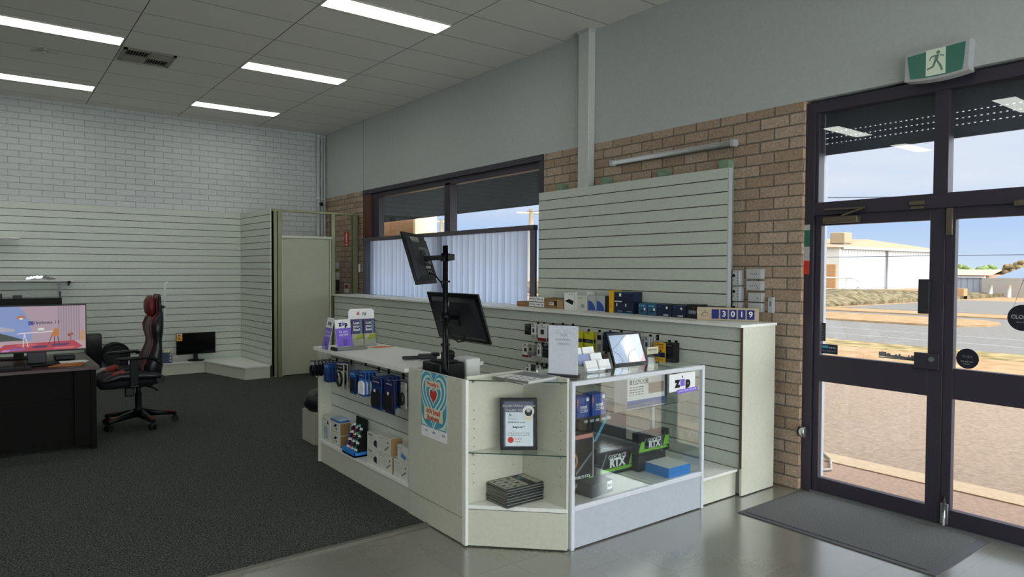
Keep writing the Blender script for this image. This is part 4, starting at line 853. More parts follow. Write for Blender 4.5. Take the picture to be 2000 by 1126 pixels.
# --- corner unit contents
t = thing('certificate', 'black framed thank-you certificate standing on the corner glass shelf', 'frame', (2.445, 3.11, .548))
p0 = Vector((2.378, 3.217, .549)); rn = Vector((.173, -.128, 0)); u = Vector((.006, .012, .304)); f = Frame(p0, rn, u); Wf, Hf = rn.length, u.length
b = MB(); b.hexa([f.p(0, 0, 0), f.p(Wf, 0, 0), f.p(Wf, 0, -.015), f.p(0, 0, -.015), f.p(0, Hf, 0), f.p(Wf, Hf, 0), f.p(Wf, Hf, -.015), f.p(0, Hf, -.015)], BLACK, .003); obj('frame', b, t)
b = MB(); CN = M('certificate_navy', '232a4c', .2, spec=.7); CP = M('certificate_paper', 'c3d0d8', .2, spec=.7)
b.rect(f, .02, Wf-.02, .02, Hf-.02, CN, .0006); b.rect(f, .03, Wf-.025, .025, .222, CP, .001)
b.text(f, 'Specially Children\'s Hospital', Wf/2, Hf-.045, .017, LGREY, .0012, shear=.35); b.text(f, 'THANK YOU', .085, Hf-.072, .019, LGREY, .0012)
b.disc(f, .165, .228, .034, M('badge_white', 'd8d8d4', .4), .0018, 14); b.disc(f, .165, .221, .022, BLACK, .0022); b.disc(f, .165, .233, .012, LGREY, .0026); b.rect(f, .14, .19, .175, .195, CREAM, .0014)
b.disc(f, .06, .06, .018, RED, .0014); b.scribble(f, .085, .13, .066, .008, PINK, 3); b.scribble(f, .085, .12, .05, .008, PINK, 3)
b.text(f, 'Belgravia IT', .108, .135, .015, BLACK, .0014, bold=.03); b.scribble(f, .045, .15, .162, .006, MGREY, 6)
for k in range(2): b.scribble(f, .045, .175, .1-.012*k, .005, MGREY, 9)
b.text(f, 'Jo', .058, .207, .02, NAVY, .0014, bold=.03); b.scribble(f, .07, .09, .2, .003, MGREY, 3)
for k in range(3): b.scribble(f, .045, .1, .185-.009*k, .004, M('print_blue_grey', '8a9ab5', .5), 4)
obj('sheet', b, t)
MAGP = M('newsprint', 'aeb09f', .7); MAGD = M('magazine_dark', '24272c', .45)
def magazine(zc, c, ang, w_, l_, th, label, m, draw, curve=0.):
    b = MB(); ca, sa = math.cos(ang), math.sin(ang); r_ = Vector((ca, sa, 0)); u_ = Vector((-sa, ca, 0)); c = Vector((*c, zc))
    n = 6; top = []
    for k in range(n): 
        P = []
        for j in (0, 1): pass
    P = [c-r_*w_/2-u_*l_/2, c+r_*w_/2-u_*l_/2, c+r_*w_/2+u_*l_/2, c-r_*w_/2+u_*l_/2]
    b.hexa([*P, *[q+Vector((0, 0, th)) for q in P]], m)
    b.poly(Frame(P[3], -u_, (0, 0, 1)), [(0, .0004), (l_, .0004), (l_, th-.0006), (0, th-.0006)], M('magazine_pages', 'a9aa9e', .8), .0003)
    f = Frame(P[0]+Vector((0, 0, th)), r_, u_); draw(b, f)
    return obj('magazine', b, None, label, 'magazine')
rr = random.Random(11)
N = 20; mags_ = []
for k in range(N):
    th = .0052; last = k == N-1
    off = Vector((rr.uniform(-.004, .004), rr.uniform(-.004, .004)))
    def dr(b, f, k=k, last=last):
        W, L = .272, .196
        b.rect(f, -.0005, W, -.0005, .001, MAGD, .0002)
        if last:
            b.rect(f, .004, W*.62, .008, L-.008, MAGP, .0004); b.rect(f, W*.62, W-.002, .004, L-.004, MAGD, .0004); b.rect(f, W*.82, W-.004, .01, L-.01, MAGP, .0007)
            for q in range(3):
                for h in range(4): b.rect(f, .022+q*.05, .047+q*.05, .016+h*.044, .04+h*.044, MAGD if (q+h) % 2 else MGREY, .0008)
                b.rect(f, .014+q*.05, .018+q*.05, .01, L-.02, MAGD, .0007)
            b.rect(f, W*.66, W*.78, .12, .16, M('mag_blue', '52708c', .4), .0008)
    lab = 'topmost magazine of the stack on the corner unit, grid of small pictures on its cover' if last else 'dark-spined magazine inside the stack on the corner unit'
    mg_ = magazine(.2445+k*.0054, (2.472+off.x, 3.196+off.y), R(rr.uniform(-1, 1)), .272, .196, .0052, lab, MAGD if k % 3 else M('magazine_pages', '74766c', .7), dr)
    mags_.append(mg_); mg_['group'] = 'magazine stack on the corner unit'
def drm(colr):
    def dr(b, f):
        b.rect(f, .008, .13, .01, .26, PAPER, .0004); b.rect(f, .145, .265, .02, .26, colr, .0004); [b.rect(f, .015+.035*q, .04+.035*q, .03+h*.05, .055+h*.05, MGREY, .0006) for q in range(3) for h in range(4)]
    return dr
magazine(.9685, (2.475, 3.11), R(3), .275, .275, .0065, 'grey and lilac newspaper lying lowest on the corner unit glass top', M('news_grey', '9a9ba6', .7), drm(M('news_lilac', '6a6a92', .6)))
magazine(.9755, (2.48, 3.105), R(10), .275, .275, .012, 'open white newspaper lying on top of the corner unit', M('news_white', 'b9bab4', .7), drm(MGREY))

# ================================================================== ON THE COUNTERS
# tri-fold zip display and brochures
t = thing('payment_display', 'purple and white folding zip display at the far end of the counter', 'display', (2.25, 5.22, .957))
def zipcard(name, bl, br, tl, tr, small):
    bl, br, tl, tr = map(Vector, (bl, br, tl, tr)); b = MB(); f = Frame((0, 0, 0), br-bl, tl-bl)
    nn = (br-bl).cross(tl-bl).normalized()
    P = lambda a, c, o=0: (bl*(1-a)+br*a)*(1-c)+(tl*(1-a)+tr*a)*c+nn*o
    b.hexa([P(0, 0), P(1, 0), P(1, 0, -.003), P(0, 0, -.003), P(0, 1), P(1, 1), P(1, 1, -.003), P(0, 1, -.003)], PAPER)
    b.face([P(0, 0, .0006), P(1, 0, .0006), P(1, .68, .0006), P(0, .68, .0006)], PURP)
    f = Frame(bl, br-bl, tl-bl); W, H = (br-bl).length, (tl-bl).length
    ziplogo(b, f, W*.5, H*.83, W*.26); b.text(f, 'Zip now,', W*.48, H*.55, H*.12, PAPER, .001); b.text(f, 'pay later', W*.5, H*.44, H*.12, PAPER, .001)
    dk = M('purple_dark', '56429c', .5); b.rect(f, W*.42, W*.5, H*.03, H*.26, dk, .001); b.rect(f, W*.56, W*.64, H*.03, H*.26, dk, .001)
    if small: b.scribble(f, W*.15, W*.7, H*.06, H*.05, PAPER, 4)
    return obj(name, b, t)
zipcard('front_card', (2.205, 5.16, .985), (2.355, 5.20, .985), (2.19, 5.18, 1.2), (2.335, 5.22, 1.2), False)
zipcard('side_card', (2.150, 5.34, .962), (2.144, 5.20, .962), (2.203, 5.34, 1.212), (2.197, 5.20, 1.212), True)
b = MB(); b.box(2.18, 2.45, 5.12, 5.22, .958, .962, ACRYL); b.box(2.18, 2.45, 5.12, 5.124, .958, .99, ACRYL); b.box(2.446, 2.45, 5.12, 5.22, .958, .99, ACRYL); b.box(2.175, 2.19, 5.12, 5.22, .958, .985, BLACK); b.box(2.185, 2.44, 5.13, 5.21, .962, .975, M('leaflet_stack', '8b8d82', .6)); obj('tray', b, t)
t = thing('brochure_stand', 'white rounded brochure stand with two navy brochures behind the zip display', 'stand', (2.51, 5.36, .957))
b = MB(); pts = [(2.395, .965), (2.632, .965), (2.63, 1.25), (2.61, 1.27), (2.415, 1.27), (2.397, 1.25)]; b.prism([(x, 5.37+.04*(z-.965), z) for x, z in pts], (0, .004, 0), PAPER)
f = Frame((2.395, 5.369, .965), (1, 0, 0), (0, .04, 1)); b.text(f, 'zip', .145, .265, .036, NAVY, .002, bold=.02); b.poly(f, [(.075, .255), (.085, .255), (.105, .28), (.095, .28)], ORNG, .002); b.poly(f, [(.095, .255), (.105, .255), (.085, .28), (.075, .28)], RED, .0024); b.rect(f, .075, .088, .255, .266, BLACK, .0026); b.prism([(2.40, 5.36, .958), (2.63, 5.36, .958), (2.65, 5.46, .958), (2.38, 5.46, .958)], (0, 0, .006), PAPER); obj('back_board', b, t)
for x in (2.405, 2.515):
    b = MB(); b.obox((x+.055, 5.345, 1.075), (.052, 0, 0), (0, .006, 0), (0, .012, .11), NAVY); f = Frame((x+.003, 5.3275, .965), (1, 0, 0), (0, .11, 1))
    for k, s in enumerate(('Lost', 'your', 'data?')): b.text(f, s, .045, .19-.028*k, .03, PAPER, .0012, bold=.02)
    b.rect(f, .076, .08, .1, .215, M('print_blue_grey'), .001); b.rect(f, .086, .09, .1, .215, M('print_blue_grey'), .001); b.rect(f, 0, .104, .0, .1, M('brochure_sand', 'a8a890', .6), .001); b.poly(f, [(.03, .05), (.104, .06), (.104, .098), (.05, .09)], M('brochure_green', '8d9a28', .6), .0014); obj('brochure', b, t)
b = MB(); b.box(2.40, 2.63, 5.31, 5.313, .958, 1.03, ACRYL); b.box(2.51, 2.513, 5.31, 5.37, .958, 1.10, ACRYL); b.box(2.628, 2.631, 5.31, 5.37, .958, 1.10, ACRYL); obj('pocket', b, t)
b = MB(); b.prism([(2.50, 5.22, .9575), (2.68, 5.26, .9575), (2.70, 5.15, .9575), (2.53, 5.14, .9575)], (0, 0, .0015), ORNG); obj('leaflet', b, None, 'orange leaflet lying flat on the counter beside the zip display', 'leaflet')
# barcode scanner, receipt printer, white box
t = thing('barcode_scanner', 'black handheld barcode scanner lying on a white receipt at the counter end', 'scanner', (2.44, 4.22, .958))
b = MB(); b.loft([[(2.345+d, 4.33-.35*d+.022*math.cos(a), .975+.014*math.sin(a)) for a in [2*math.pi*k/12 for k in range(12)]] for d in (0, .01, .09, .10)], DARK); obj('grip', b, t)
b = MB(); b.obox((2.49, 4.245, .985), (.062, -.02, 0), (.012, .035, 0), (0, 0, .018), DARK, .01); b.obox((2.54, 4.22, 1.0), (.025, -.008, .0), (.01, .03, 0), (0, 0, .012), BLACK, .006); obj('head', b, t)
b = MB(); b.prism([(2.34, 4.19, .958), (2.50, 4.10, .958), (2.54, 4.21, .958), (2.40, 4.28, .958)], (0, 0, .002), PAPER); f = FZ(2.36, 4.18, .96, (.16, -.09, 0)); [b.scribble(f, .02, .13, .02+.02*k, .006, MGREY, 4) for k in range(4)]; obj('receipt', b, None, 'white printed receipt under the scanner', 'paper')
t = thing('receipt_printer', 'low black receipt printer in the register bay behind the poster', 'printer', (2.36, 3.9, .81))
b = MB(); b.box(2.27, 2.46, 3.72, 3.94, .81, 1.005, BLACK, .01); b.box(2.263, 2.272, 3.80, 3.92, .90, .985, BLACKM, .003); obj('body', b, t)
b = MB(); b.loft([[(2.30+dx, 3.74+dy, 1.005+dz) for dx, dy in ((-.0, 0), (.12, 0), (.12, .14), (0, .14))] for dz in (0, .012)], BLACKM); obj('lid', b, t)
t = thing('white_device', 'small white upright box with a slot beside the black printer', 'device', (2.53, 3.82, .81))
b = MB(); b.box(2.485, 2.60, 3.74, 3.90, .81, 1.02, M('device_white', 'd5d6d4', .4), .012); b.box(2.484, 2.487, 3.79, 3.794, .87, 1.0, BLACK); obj('body', b, t)
b = MB(); b.ball((2.50, 3.99, 1.03), .05, .045, .03, BLACK, 16, 8); b.box(2.46, 2.54, 3.95, 4.02, .811, 1.02, BLACK, .008); obj('card_reader', b, None, 'black rounded card terminal behind the printer and the pole', 'terminal')
# pole with two monitors
t = thing('monitor_pole', 'tall black monitor pole clamped inside the register bay', 'pole', (2.32, 3.735, .81))
b = MB(); b.cyl((2.32, 3.735, .811), (2.32, 3.735, 1.755), .0175, BLACK, 16); obj('pole', b, t)
b = MB(); b.box(2.285, 2.355, 3.69, 3.775, .811, .85, BLACK, .005); obj('foot_clamp', b, t)
b = MB(); b.cyl((2.32, 3.735, 1.655), (2.32, 3.735, 1.705), .029, BLACK, 14); b.box(2.30, 2.35, 3.67, 3.71, 1.66, 1.70, BLACK, .004); b.bar((2.32, 3.735, 1.68), (2.222, 3.832, 1.672), .05, .03, BLACK, bev=.004); obj('upper_arm', b, t)
b = MB(); b.cyl((2.32, 3.735, 1.27), (2.32, 3.735, 1.33), .029, BLACK, 14); b.bar((2.32, 3.735, 1.30), (2.44, 3.80, 1.29), .05, .03, BLACK, bev=.004); obj('lower_arm', b, t)
for k in range(4):
    b = MB(); a = k*1.3; b.tube([(2.305+.012*math.cos(a)*j/2, 3.705-.01*math.sin(a+j), 1.30-.08*j) for j in range(5)]+[(2.30+.02*k, 3.69, .90), (2.31+.02*k, 3.70, .83)], .006, BLACK, 7); obj('cable', b, t)
b = MB()
for z in (1.12, 1.26, 1.52): b.cyl((2.318, 3.73, z), (2.318, 3.73, z+.012), .03, BLACKM, 12)
obj('cable_tie', b, t)
def monitor(name, label, c, r_, n_, W, H, logo, ports):
    """c centre of the back plate, r_ to the right seen from behind, n_ out of the back"""
    r_, n_ = Vector(r_).normalized(), Vector(n_).normalized(); u_ = n_.cross(r_); c = Vector(c)
    t = thing(name, label, 'monitor', (c.x, c.y, c.z-H/2)); fb = Frame(c, r_, u_)
    b = MB(); q = [(-W/2, -H/2), (W/2, -H/2), (W/2, H/2), (-W/2, H/2)]
    b.hexa([fb.p(a, d, -.014) for a, d in q]+[fb.p(a, d, -.0) for a, d in q], BLACK, .003)
    q2 = [(-W*.46, -H*.44), (W*.46, -H*.44), (W*.42, H*.42), (-W*.42, H*.42)]
    b.hexa([fb.p(a, d, 0) for a, d in q2]+[fb.p(a*.86, d*.82, .022) for a, d in q2], M('monitor_back', '1a1c23', .45), .003); obj('housing', b, t)
    b = MB(); b.rect(Frame(fb.p(0, 0, -.0145), -r_, u_), -W/2+.008, W/2-.008, -H/2+.012, H/2-.008, M('screen_off', '050608', .1), .0006); obj('screen', b, t)
    f2 = Frame(fb.p(0, 0, .0225), r_, u_); b = MB(); logo(b, f2, W, H); obj('markings', b, t)
    if ports:
        b = MB(); b.rect(f2, -.06, .14, -H*.12, H*.2, M('plate_grey', '5a5d62', .5)); b.rect(f2, -.02, .03, H*.04, H*.16, LGREY, .0012); b.rect(f2, -.02, .15, -H*.34, -H*.14, BLACKM, .0012)
        for k in range(4): b.rect(f2, -.01+.03*k, .008+.03*k, -H*.22, -H*.17, LGREY, .0018); b.rect(f2, -.01+.03*k, .008+.03*k, -H*.31, -H*.26, MGREY, .0018)
        obj('port_panel', b, t)
        b = MB(); b.tube([f2.p(.0, -H*.3, .006), f2.p(.03, -H*.38, .03), f2.p(.1, -H*.55, .04), Vector((2.31, 3.72, 1.42))], .005, BLACK, 6); obj('cable', b, t)
    else:
        b = MB(); b.tube([f2.p(-.12, -H*.2, .004), f2.p(-.08, -H*.33, .02), f2.p(.02, -H*.46, .03), f2.p(.06, -H*.44, .01), f2.p(.07, -H*.36, .004)], .005, BLACKM, 6); obj('cable', b, t)
    b = MB(); q = .05; b.hexa([f2.p(-q, -q, 0), f2.p(q, -q, 0), f2.p(q, q, 0), f2.p(-q, q, 0), f2.p(-q, -q, .008), f2.p(q, -q, .008), f2.p(q, q, .008), f2.p(-q, q, .008)], BLACK, .002); obj('mount_plate', b, t)
    return t
def lg1(b, f, W, H): b.rect(f, -W*.38, -W*.02, H*.30, H*.39, M('sticker_grey', '8f948e', .5), .001); b.scribble(f, -W*.36, -W*.04, H*.36, .012, DARK, 7); b.scribble(f, -W*.36, -W*.04, H*.32, .01, DARK, 7)
t_ = R(17)
monitor('monitor', 'upper black monitor on the pole, turned edge-on and tilted down', (2.205, 3.848, 1.672), (.7071, .7071, 0), Vector((.7071, -.7071, 0))*math.cos(t_)+Vector((0, 0, 1))*math.sin(t_), .50, .335, lg1, True)
def lg2(b, f, W, H):
    g = M('logo_grey', 'c9d0e0', .4); a, c = -W*.06, H*.32
    b.bar(f.p(a-.012, c-.014, .001), f.p(a-.003, c+.022, .001), .005, .001, g, up=f.n); b.bar(f.p(a-.0015, c-.014, .001), f.p(a+.004, c+.008, .001), .005, .001, g, up=f.n); b.bar(f.p(a-.007, c+.008, .001), f.p(a+.004, c+.008, .001), .005, .001, g, up=f.n)
    b.bar(f.p(a+.004, c-.024, .001), f.p(a+.014, c+.008, .001), .005, .001, g, up=f.n); b.bar(f.p(a+.014, c+.008, .001), f.p(a+.024, c+.008, .001), .005, .001, g, up=f.n); b.bar(f.p(a+.009, c-.01, .001), f.p(a+.018, c-.01, .001), .005, .001, g, up=f.n); b.bar(f.p(a+.018, c-.01, .001), f.p(a+.024, c+.008, .001), .005, .001, g, up=f.n)
t_ = R(18)
monitor('monitor', 'lower black monitor on the pole, back facing the room', (2.468, 3.825, 1.288), (0, -1, 0), Vector((-1, 0, 0))*math.cos(t_)+Vector((0, 0, -1))*math.sin(t_), .62, .335, lg2, False)

# ================================================================== HANGING GOODS
HOOK = M('hook_steel', '6b6d72', .4, .7)
def hook(x_wall, y, z, ln, label, group=None):
    b = MB(); b.box(x_wall-.006, x_wall, y-.012, y+.012, z-.02, z+.022, BLACK); b.tube([(x_wall-.004, y, z), (x_wall-ln, y, z+.006), (x_wall-ln-.004, y, z+.016)], .0028, HOOK, 6)
    b.box(x_wall-ln-.002, x_wall-ln, y-.014, y+.014, z+.008, z+.026, LGREY) if group == 'x' else None
    return obj('display_hook', b, None, label, 'hook', group)
def pack(name, x, y, ztop, w_, h, th, draw, label, cat='packet', group=None, m=PAPER, tilt=0.):
    """hanging packet; print on the side facing -x"""
    b = MB(); c = Vector((x, y, ztop-h))
    b.box(-th/2, th/2, -w_/2, w_/2, 0, h, m, .0015, 1); f = FX(-th/2, w_/2, 0)
    if draw: draw(b, f, w_, h)
    o = obj(name, b, None, label, cat, group, local=True); o.location = c; o.rotation_euler = (0, 0, tilt); return o
def blister(front, inner, tag=True, shape='round'):
    def dr(b, f, w_, h):
        b.rect(f, .004, w_-.004, h*.74, h-.006, front); 
        if shape == 'round':
            n = 14; pts = [(w_/2+w_*.4*math.cos(math.pi*k/n), h*.46+h*.18*math.sin(math.pi*k/n)) for k in range(n+1)]+[(w_*.1, h*.1), (w_*.9, h*.1)]
            pts = [f.p(a, c, .0) for a, c in pts]; b.prism(pts, f.n*.012, inner)
        elif shape == 'ring':
            c0 = f.p(w_/2, h*.4, .006); r0 = min(w_, h)*.36
            b.tube([c0+f.r*r0*math.cos(2*math.pi*k/20)+f.u*r0*1.15*math.sin(2*math.pi*k/20) for k in range(21)], .009, inner, 7)
        else:
            P = [f.p(a, c, 0) for a, c in ((w_*.25, h*.12), (w_*.75, h*.12), (w_*.75, h*.66), (w_*.25, h*.66))]; b.prism(P, f.n*.01, inner)
        if tag: b.rect(f, w_*.42, w_*.6, h*.55, h*.64, PAPER, .0135)
        b.scribble(f, w_*.15, w_*.8, h*.86, .008, LGREY, 4)
    return dr
ordn = ['front', 'second', 'third', 'fourth', 'fifth', 'sixth', 'seventh']
DK = M('packet_navy', '1d3a74', .35); DK2 = M('packet_black', '1b1c22', .35); PB = M('packet_blue', '2e69b4', .35); PL = M('packet_pale', 'a9aaa0', .4)
def rowset(kname, y, ztop, w_, h, n, step, m, dr, what, cat='packet', x0=2.085, th=.008, hz=None, dy=0.):
    hz = hz or ztop-.012
    hook(2.29, y, hz, 2.29-x0+.02, 'steel hook of the %s' % what)
    for k in range(n):
        pack(kname, x0+k*step, y+dy*k, ztop, w_, h, th, dr if k == 0 or step > .025 else None, ('%s, counter front' if n == 1 else '%s of the '+what+', counter front') % (what if n == 1 else ordn[k]), cat, None, m)
rowset('cable_packet', 5.36, .865, .085, .125, 6, .03, DK2, blister(LGREY, BLACK, False, 'ring'), 'black cable loops at the far left hook')
rowset('cable_packet', 5.08, .875, .10, .145, 7, .026, DK, blister(PB, DK, False, 'slot'), 'slim blue packs on the second hook from the left')
rowset('cable_packet', 4.82, .90, .12, .185, 2, .03, PL, blister(DK2, BLACKM, True, 'ring'), 'coiled black cable on the third hook')
rowset('adapter_packet', 4.60, .875, .10, .165, 3, .028, DK, blister(PB, BLACKM, False, 'slot'), 'narrow black adapters on the fourth hook')
rowset('adapter_packet', 4.445, .885, .105, .17, 4, .026, PB, blister(DK, PAPER, True, 'round'), 'blue adapter packs with a white window on the fifth hook')
rowset('charger_packet', 4.225, .875, .145, .215, 6, .028, DK, blister(NAVY, BLACKM, True, 'round'), 'large blue charger packs on the sixth hook')
rowset('charger_packet', 4.03, .885, .13, .22, 1, .03, NAVY, blister(NAVY, BLACKM, True, 'round'), 'single large navy charger pack near the register')
rowset('hanging_speaker', 3.985+.02, .86, .07, .17, 1, .03, PL, lambda b, f, w_, h: (b.ball(f.p(w_/2, h*.38, .012), .02, w_*.42, h*.26, M('round_black', '16120f', .5)),), 'round black gadget pack beside the register bay', x0=2.17)
# partition goods: (hook y, z row), packets facing -x
XW = 4.25
def pgroup(y, zt, w_, h, n, m, dr, what, kind, step=.03, x0=4.12, th=.008):
    hook(XW, y, zt-.01, XW-x0+.02, 'hook of the %s, partition' % what)
    for k in range(n):
        pack(kind, x0+k*step, y, zt, w_, h, th, dr, '%s%s, partition' % ('' if n == 1 else ordn[k]+' of the ', what), 'packet', None, m)
def two(c1, c2, frac=.3, extra=None):
    def dr(b, f, w_, h):
        b.rect(f, 0, w_, 0, h*frac, c2); b.scribble(f, w_*.15, w_*.85, h*.85, .01, MGREY, 4); b.rect(f, w_*.3, w_*.7, h*.42, h*.7, DARK, .001); b.disc(f, w_/2, h*.93, .006, DARK)
        if extra: extra(b, f, w_, h)
    return dr
pgroup(5.14, 1.085, .085, .10, 3, DARK, two(DARK, BLACK), 'small dark packs, leftmost of the top row', 'accessory_packet')
pgroup(5.05, 1.09, .07, .135, 2, PAPER, two(PAPER, PL), 'white packs second from left in the top row', 'accessory_packet')
pgroup(4.92, 1.095, .125, .155, 3, PAPER, two(PAPER, DRED, .2), 'red-footed white packs in the top row', 'accessory_packet')
pgroup(4.78, 1.105, .085, .175, 2, DBLUE, two(DBLUE, DK2), 'dark blue packs left of the white sign, top row', 'accessory_packet')
pgroup(4.64, 1.105, .08, .03, 2, NAVY, None, 'flat navy packs peeking over the white sign', 'accessory_packet')
def yl(b, f, w_, h): b.rect(f, 0, w_, h*.46, h*.64, M('band_navy', '20264a', .5)); b.scribble(f, w_*.2, w_*.8, h*.55, .012, MGREY, 4, .0014); b.scribble(f, w_*.1, w_*.8, h*.25, .008, M('print_olive', '6d6e1a', .6), 4); b.disc(f, w_/2, h*.93, .006, DARK)
pgroup(4.435, 1.068, .106, .17, 2, YEL, yl, 'yellow packs, left pair beside the white sign', 'yellow_packet')
pgroup(4.298, 1.072, .106, .175, 2, YEL, yl, 'yellow packs, right pair beside the white sign', 'yellow_packet')
def sk(b, f, w_, h): b.rect(f, w_*.15, w_*.85, h*.62, h*.86, BLACK); b.rect(f, w_*.3, w_*.7, h*.45, h*.58, LGREY); b.rect(f, w_*.2, w_*.8, h*.05, h*.4, MGREY)
pgroup(4.17, 1.078, .07, .165, 2, PL, sk, 'grey and black memory card packs in the top row', 'accessory_packet')
pgroup(4.04, 1.09, .12, .16, 3, NAVY, two(NAVY, DK2), 'navy packs behind the leaning picture', 'accessory_packet', x0=4.10)
pgroup(3.72, 1.075, .055, .14, 4, PL, two(PL, MGREY), 'slim grey packs right of the leaning picture', 'accessory_packet'); pgroup(3.645, 1.08, .055, .13, 3, LGREY, two(LGREY, PL), 'slim pale packs by the amber pack', 'accessory_packet')
def am(b, f, w_, h): b.rect(f, 0, w_, h*.28, h*.52, NAVY); b.poly(f, [(w_*.5, h*.5), (w_*.75, h*.6), (w_*.6, h*.66)], BLACK, .001); b.scribble(f, w_*.1, w_*.9, h*.75, .02, ORNG, 4); b.scribble(f, w_*.1, w_*.9, h*.9, .008, BLACK, 4)
pgroup(3.525, 1.048, .115, .155, 1, YEL2, am, 'amber and navy pack hanging rightmost in the top row', 'amber_packet', x0=4.13)
pgroup(3.46, 1.05, .11, .15, 4, DK2, two(DK2, DARK), 'black packs behind the amber pack', 'accessory_packet', x0=4.16, step=.018)
pgroup(5.17, .892, .10, .125, 2, PAPER, two(PAPER, DRED, .17), 'red-footed white packs, leftmost of the second row', 'accessory_packet')
pgroup(5.07, .898, .085, .105, 4, PL, two(PL, MGREY), 'grey-ended white packs second in the second row', 'accessory_packet', x0=4.10)
pgroup(4.97, .905, .06, .155, 1, PAPER, two(PAPER, PL), 'tall white pack third in the second row', 'accessory_packet')
pgroup(4.86, .90, .11, .155, 3, DK2, two(DK2, LGREY), 'black and grey packs left of the white sign, second row', 'accessory_packet')
pgroup(4.56, .88, .12, .12, 2, PL, two(PL, MGREY), 'pale packs below the yellow left pair', 'accessory_packet'); pgroup(4.22, .885, .08, .12, 2, DK2, two(DK2, BLACK), 'dark packs below the memory card packs', 'accessory_packet')
for k, (y, m_, nm) in enumerate(((5.15, PAPER, 'white pack leftmost of the bottom row'), (5.08, DARK, 'dark pack second of the bottom row'), (5.01, PAPER, 'white pack third of the bottom row'), (4.93, BLACK, 'black pack fourth of the bottom row'), (4.84, PL, 'pale pack fifth of the bottom row'))):
    pgroup(y, .70, .065, .13, 1, m_, two(m_, MGREY), nm, 'accessory_packet', x0=4.13+.01*k)

# ================================================================== BOXES ON THE COUNTER SHELF
def fbox(name, y1, y0, z0, z1, m, label, draw=None, x=2.205, dep=.095, side=None, group=None):
    """box whose printed face looks towards -x, y1 > y0"""
    b = MB(); c = Vector((x+dep/2, (y0+y1)/2, z0)); hy = (y1-y0)/2
    b.box(-dep/2, dep/2, -hy, hy, 0, z1-z0, m, .002, 1)
    if side: b.rect(FY(-dep/2, -hy, 0), .002, dep-.002, .002, z1-z0-.002, side, .0006)
    if draw: draw(b, FX(-dep/2, hy, 0), y1-y0, z1-z0)
    o = obj(name, b, None, label, 'box', group, local=True); o.location = c; OFF[o.name] = c; return o
CW = M('carton_white', 'cfd0c4', .55)
def dv(kind):
    def dr(b, f, W, H):
        b.scribble(f, W*.08, W*.45, H*.86, H*.05, MGREY, 3)
        for k in range(4): b.scribble(f, W*.08, W*.6, H*(.7-.1*k), H*.03, LGREY, 6)
        if kind == 'dock': b.poly(f, [(W*.62, H*.3), (W*.9, H*.2), (W*.9, H*.62), (W*.75, H*.66), (W*.62, H*.5)], DARK, .001); b.text(f, 'UNILINK', W*.32, H*.87, H*.13, BLACK, .0015, bold=.03)
        if kind == 'cable': b.poly(f, [(W*.55, H*.25), (W*.85, H*.55), (W*.9, H*.5), (W*.62, H*.2)], MGREY, .001); b.disc(f, W*.82, H*.72, H*.06, DARK, .001)
        if kind == 'blue': b.poly(f, [(W*.3, H*.3), (W*.7, H*.15), (W*.8, H*.42), (W*.4, H*.58)], M('print_sky', '5f8fc4', .5), .001); b.scribble(f, W*.1, W*.4, H*.8, H*.06, M('print_green', '9ab58a', .5), 3)
        if kind == 'hand': b.poly(f, [(W*.3, H*.55), (W*.55, H*.6), (W*.7, H*.8), (W*.5, H*.85), (W*.4, H*.7)], BLACK, .001); b.disc(f, W*.6, H*.45, H*.09, BLACK, .001); b.scribble(f, W*.1, W*.9, H*.2, H*.05, MGREY, 5)
        if kind == 'pane': b.rect(f, W*.15, W*.7, H*.1, H*.6, M('print_pale_blue', 'aab6c4', .5), .001); b.poly(f, [(W*.6, H*.72), (W*.8, H*.7), (W*.78, H*.84), (W*.66, H*.86)], BLACK, .001)
    return dr
fbox('white_box', 5.455, 5.31, .19, .395, CW, 'tall white box at the far left end of the counter shelf', dv('pane'))
fbox('brown_sided_box', 5.29, 5.11, .19, .285, CW, 'white box with brown sides, lower of the pair at the left of the counter shelf', dv('hand'), side=CARD); fbox('brown_sided_box', 5.29, 5.11, .286, .385, CW, 'white box with brown sides, upper of the pair at the left of the counter shelf', dv('hand'), side=CARD)
b = MB(); b.box(2.20, 2.305, 5.12, 5.29, .387, .40, M('case_blue', '2f5fa8', .4), .003); b.box(2.202, 2.303, 5.122, 5.288, .40, .412, M('case_clear', '9fb2cc', .3), .003); obj('flat_blue_box', b, None, 'flat blue and clear box lying on the brown-sided boxes of the counter shelf', 'box')
t = thing('cable_display', 'black and blue display tray of striped cables in the middle of the counter shelf', 'display', (2.25, 4.89, .19))
b = MB(); b.prism([(2.175, 5.0, .191), (2.175, 4.78, .191), (2.29, 4.78, .191), (2.29, 5.0, .191)], (0, 0, .012), SKYB); b.box(2.175, 2.18, 4.78, 5.0, .191, .245, SKYB); b.box(2.175, 2.29, 4.78, 4.785, .191, .23, SKYB); obj('tray', b, t)
b = MB(); b.hexa([(2.275, 4.785, .2), (2.28, 4.785, .2), (2.28, 4.995, .2), (2.275, 4.995, .2), (2.27, 4.76, .47), (2.275, 4.76, .47), (2.275, 4.95, .47), (2.27, 4.95, .47)], BLACKM); b.hexa([(2.19, 4.782, .2), (2.275, 4.782, .2), (2.275, 4.785, .2), (2.19, 4.785, .2), (2.255, 4.762, .46), (2.27, 4.762, .46), (2.27, 4.765, .46), (2.255, 4.765, .46)], BLACKM); b.rect(Frame((2.274, 4.9, .40), (0, -1, 0), (-.02, 0, 1)), .0, .12, .0, .05, MGREY, .002); obj('back_card', b, t)
rr = random.Random(9)
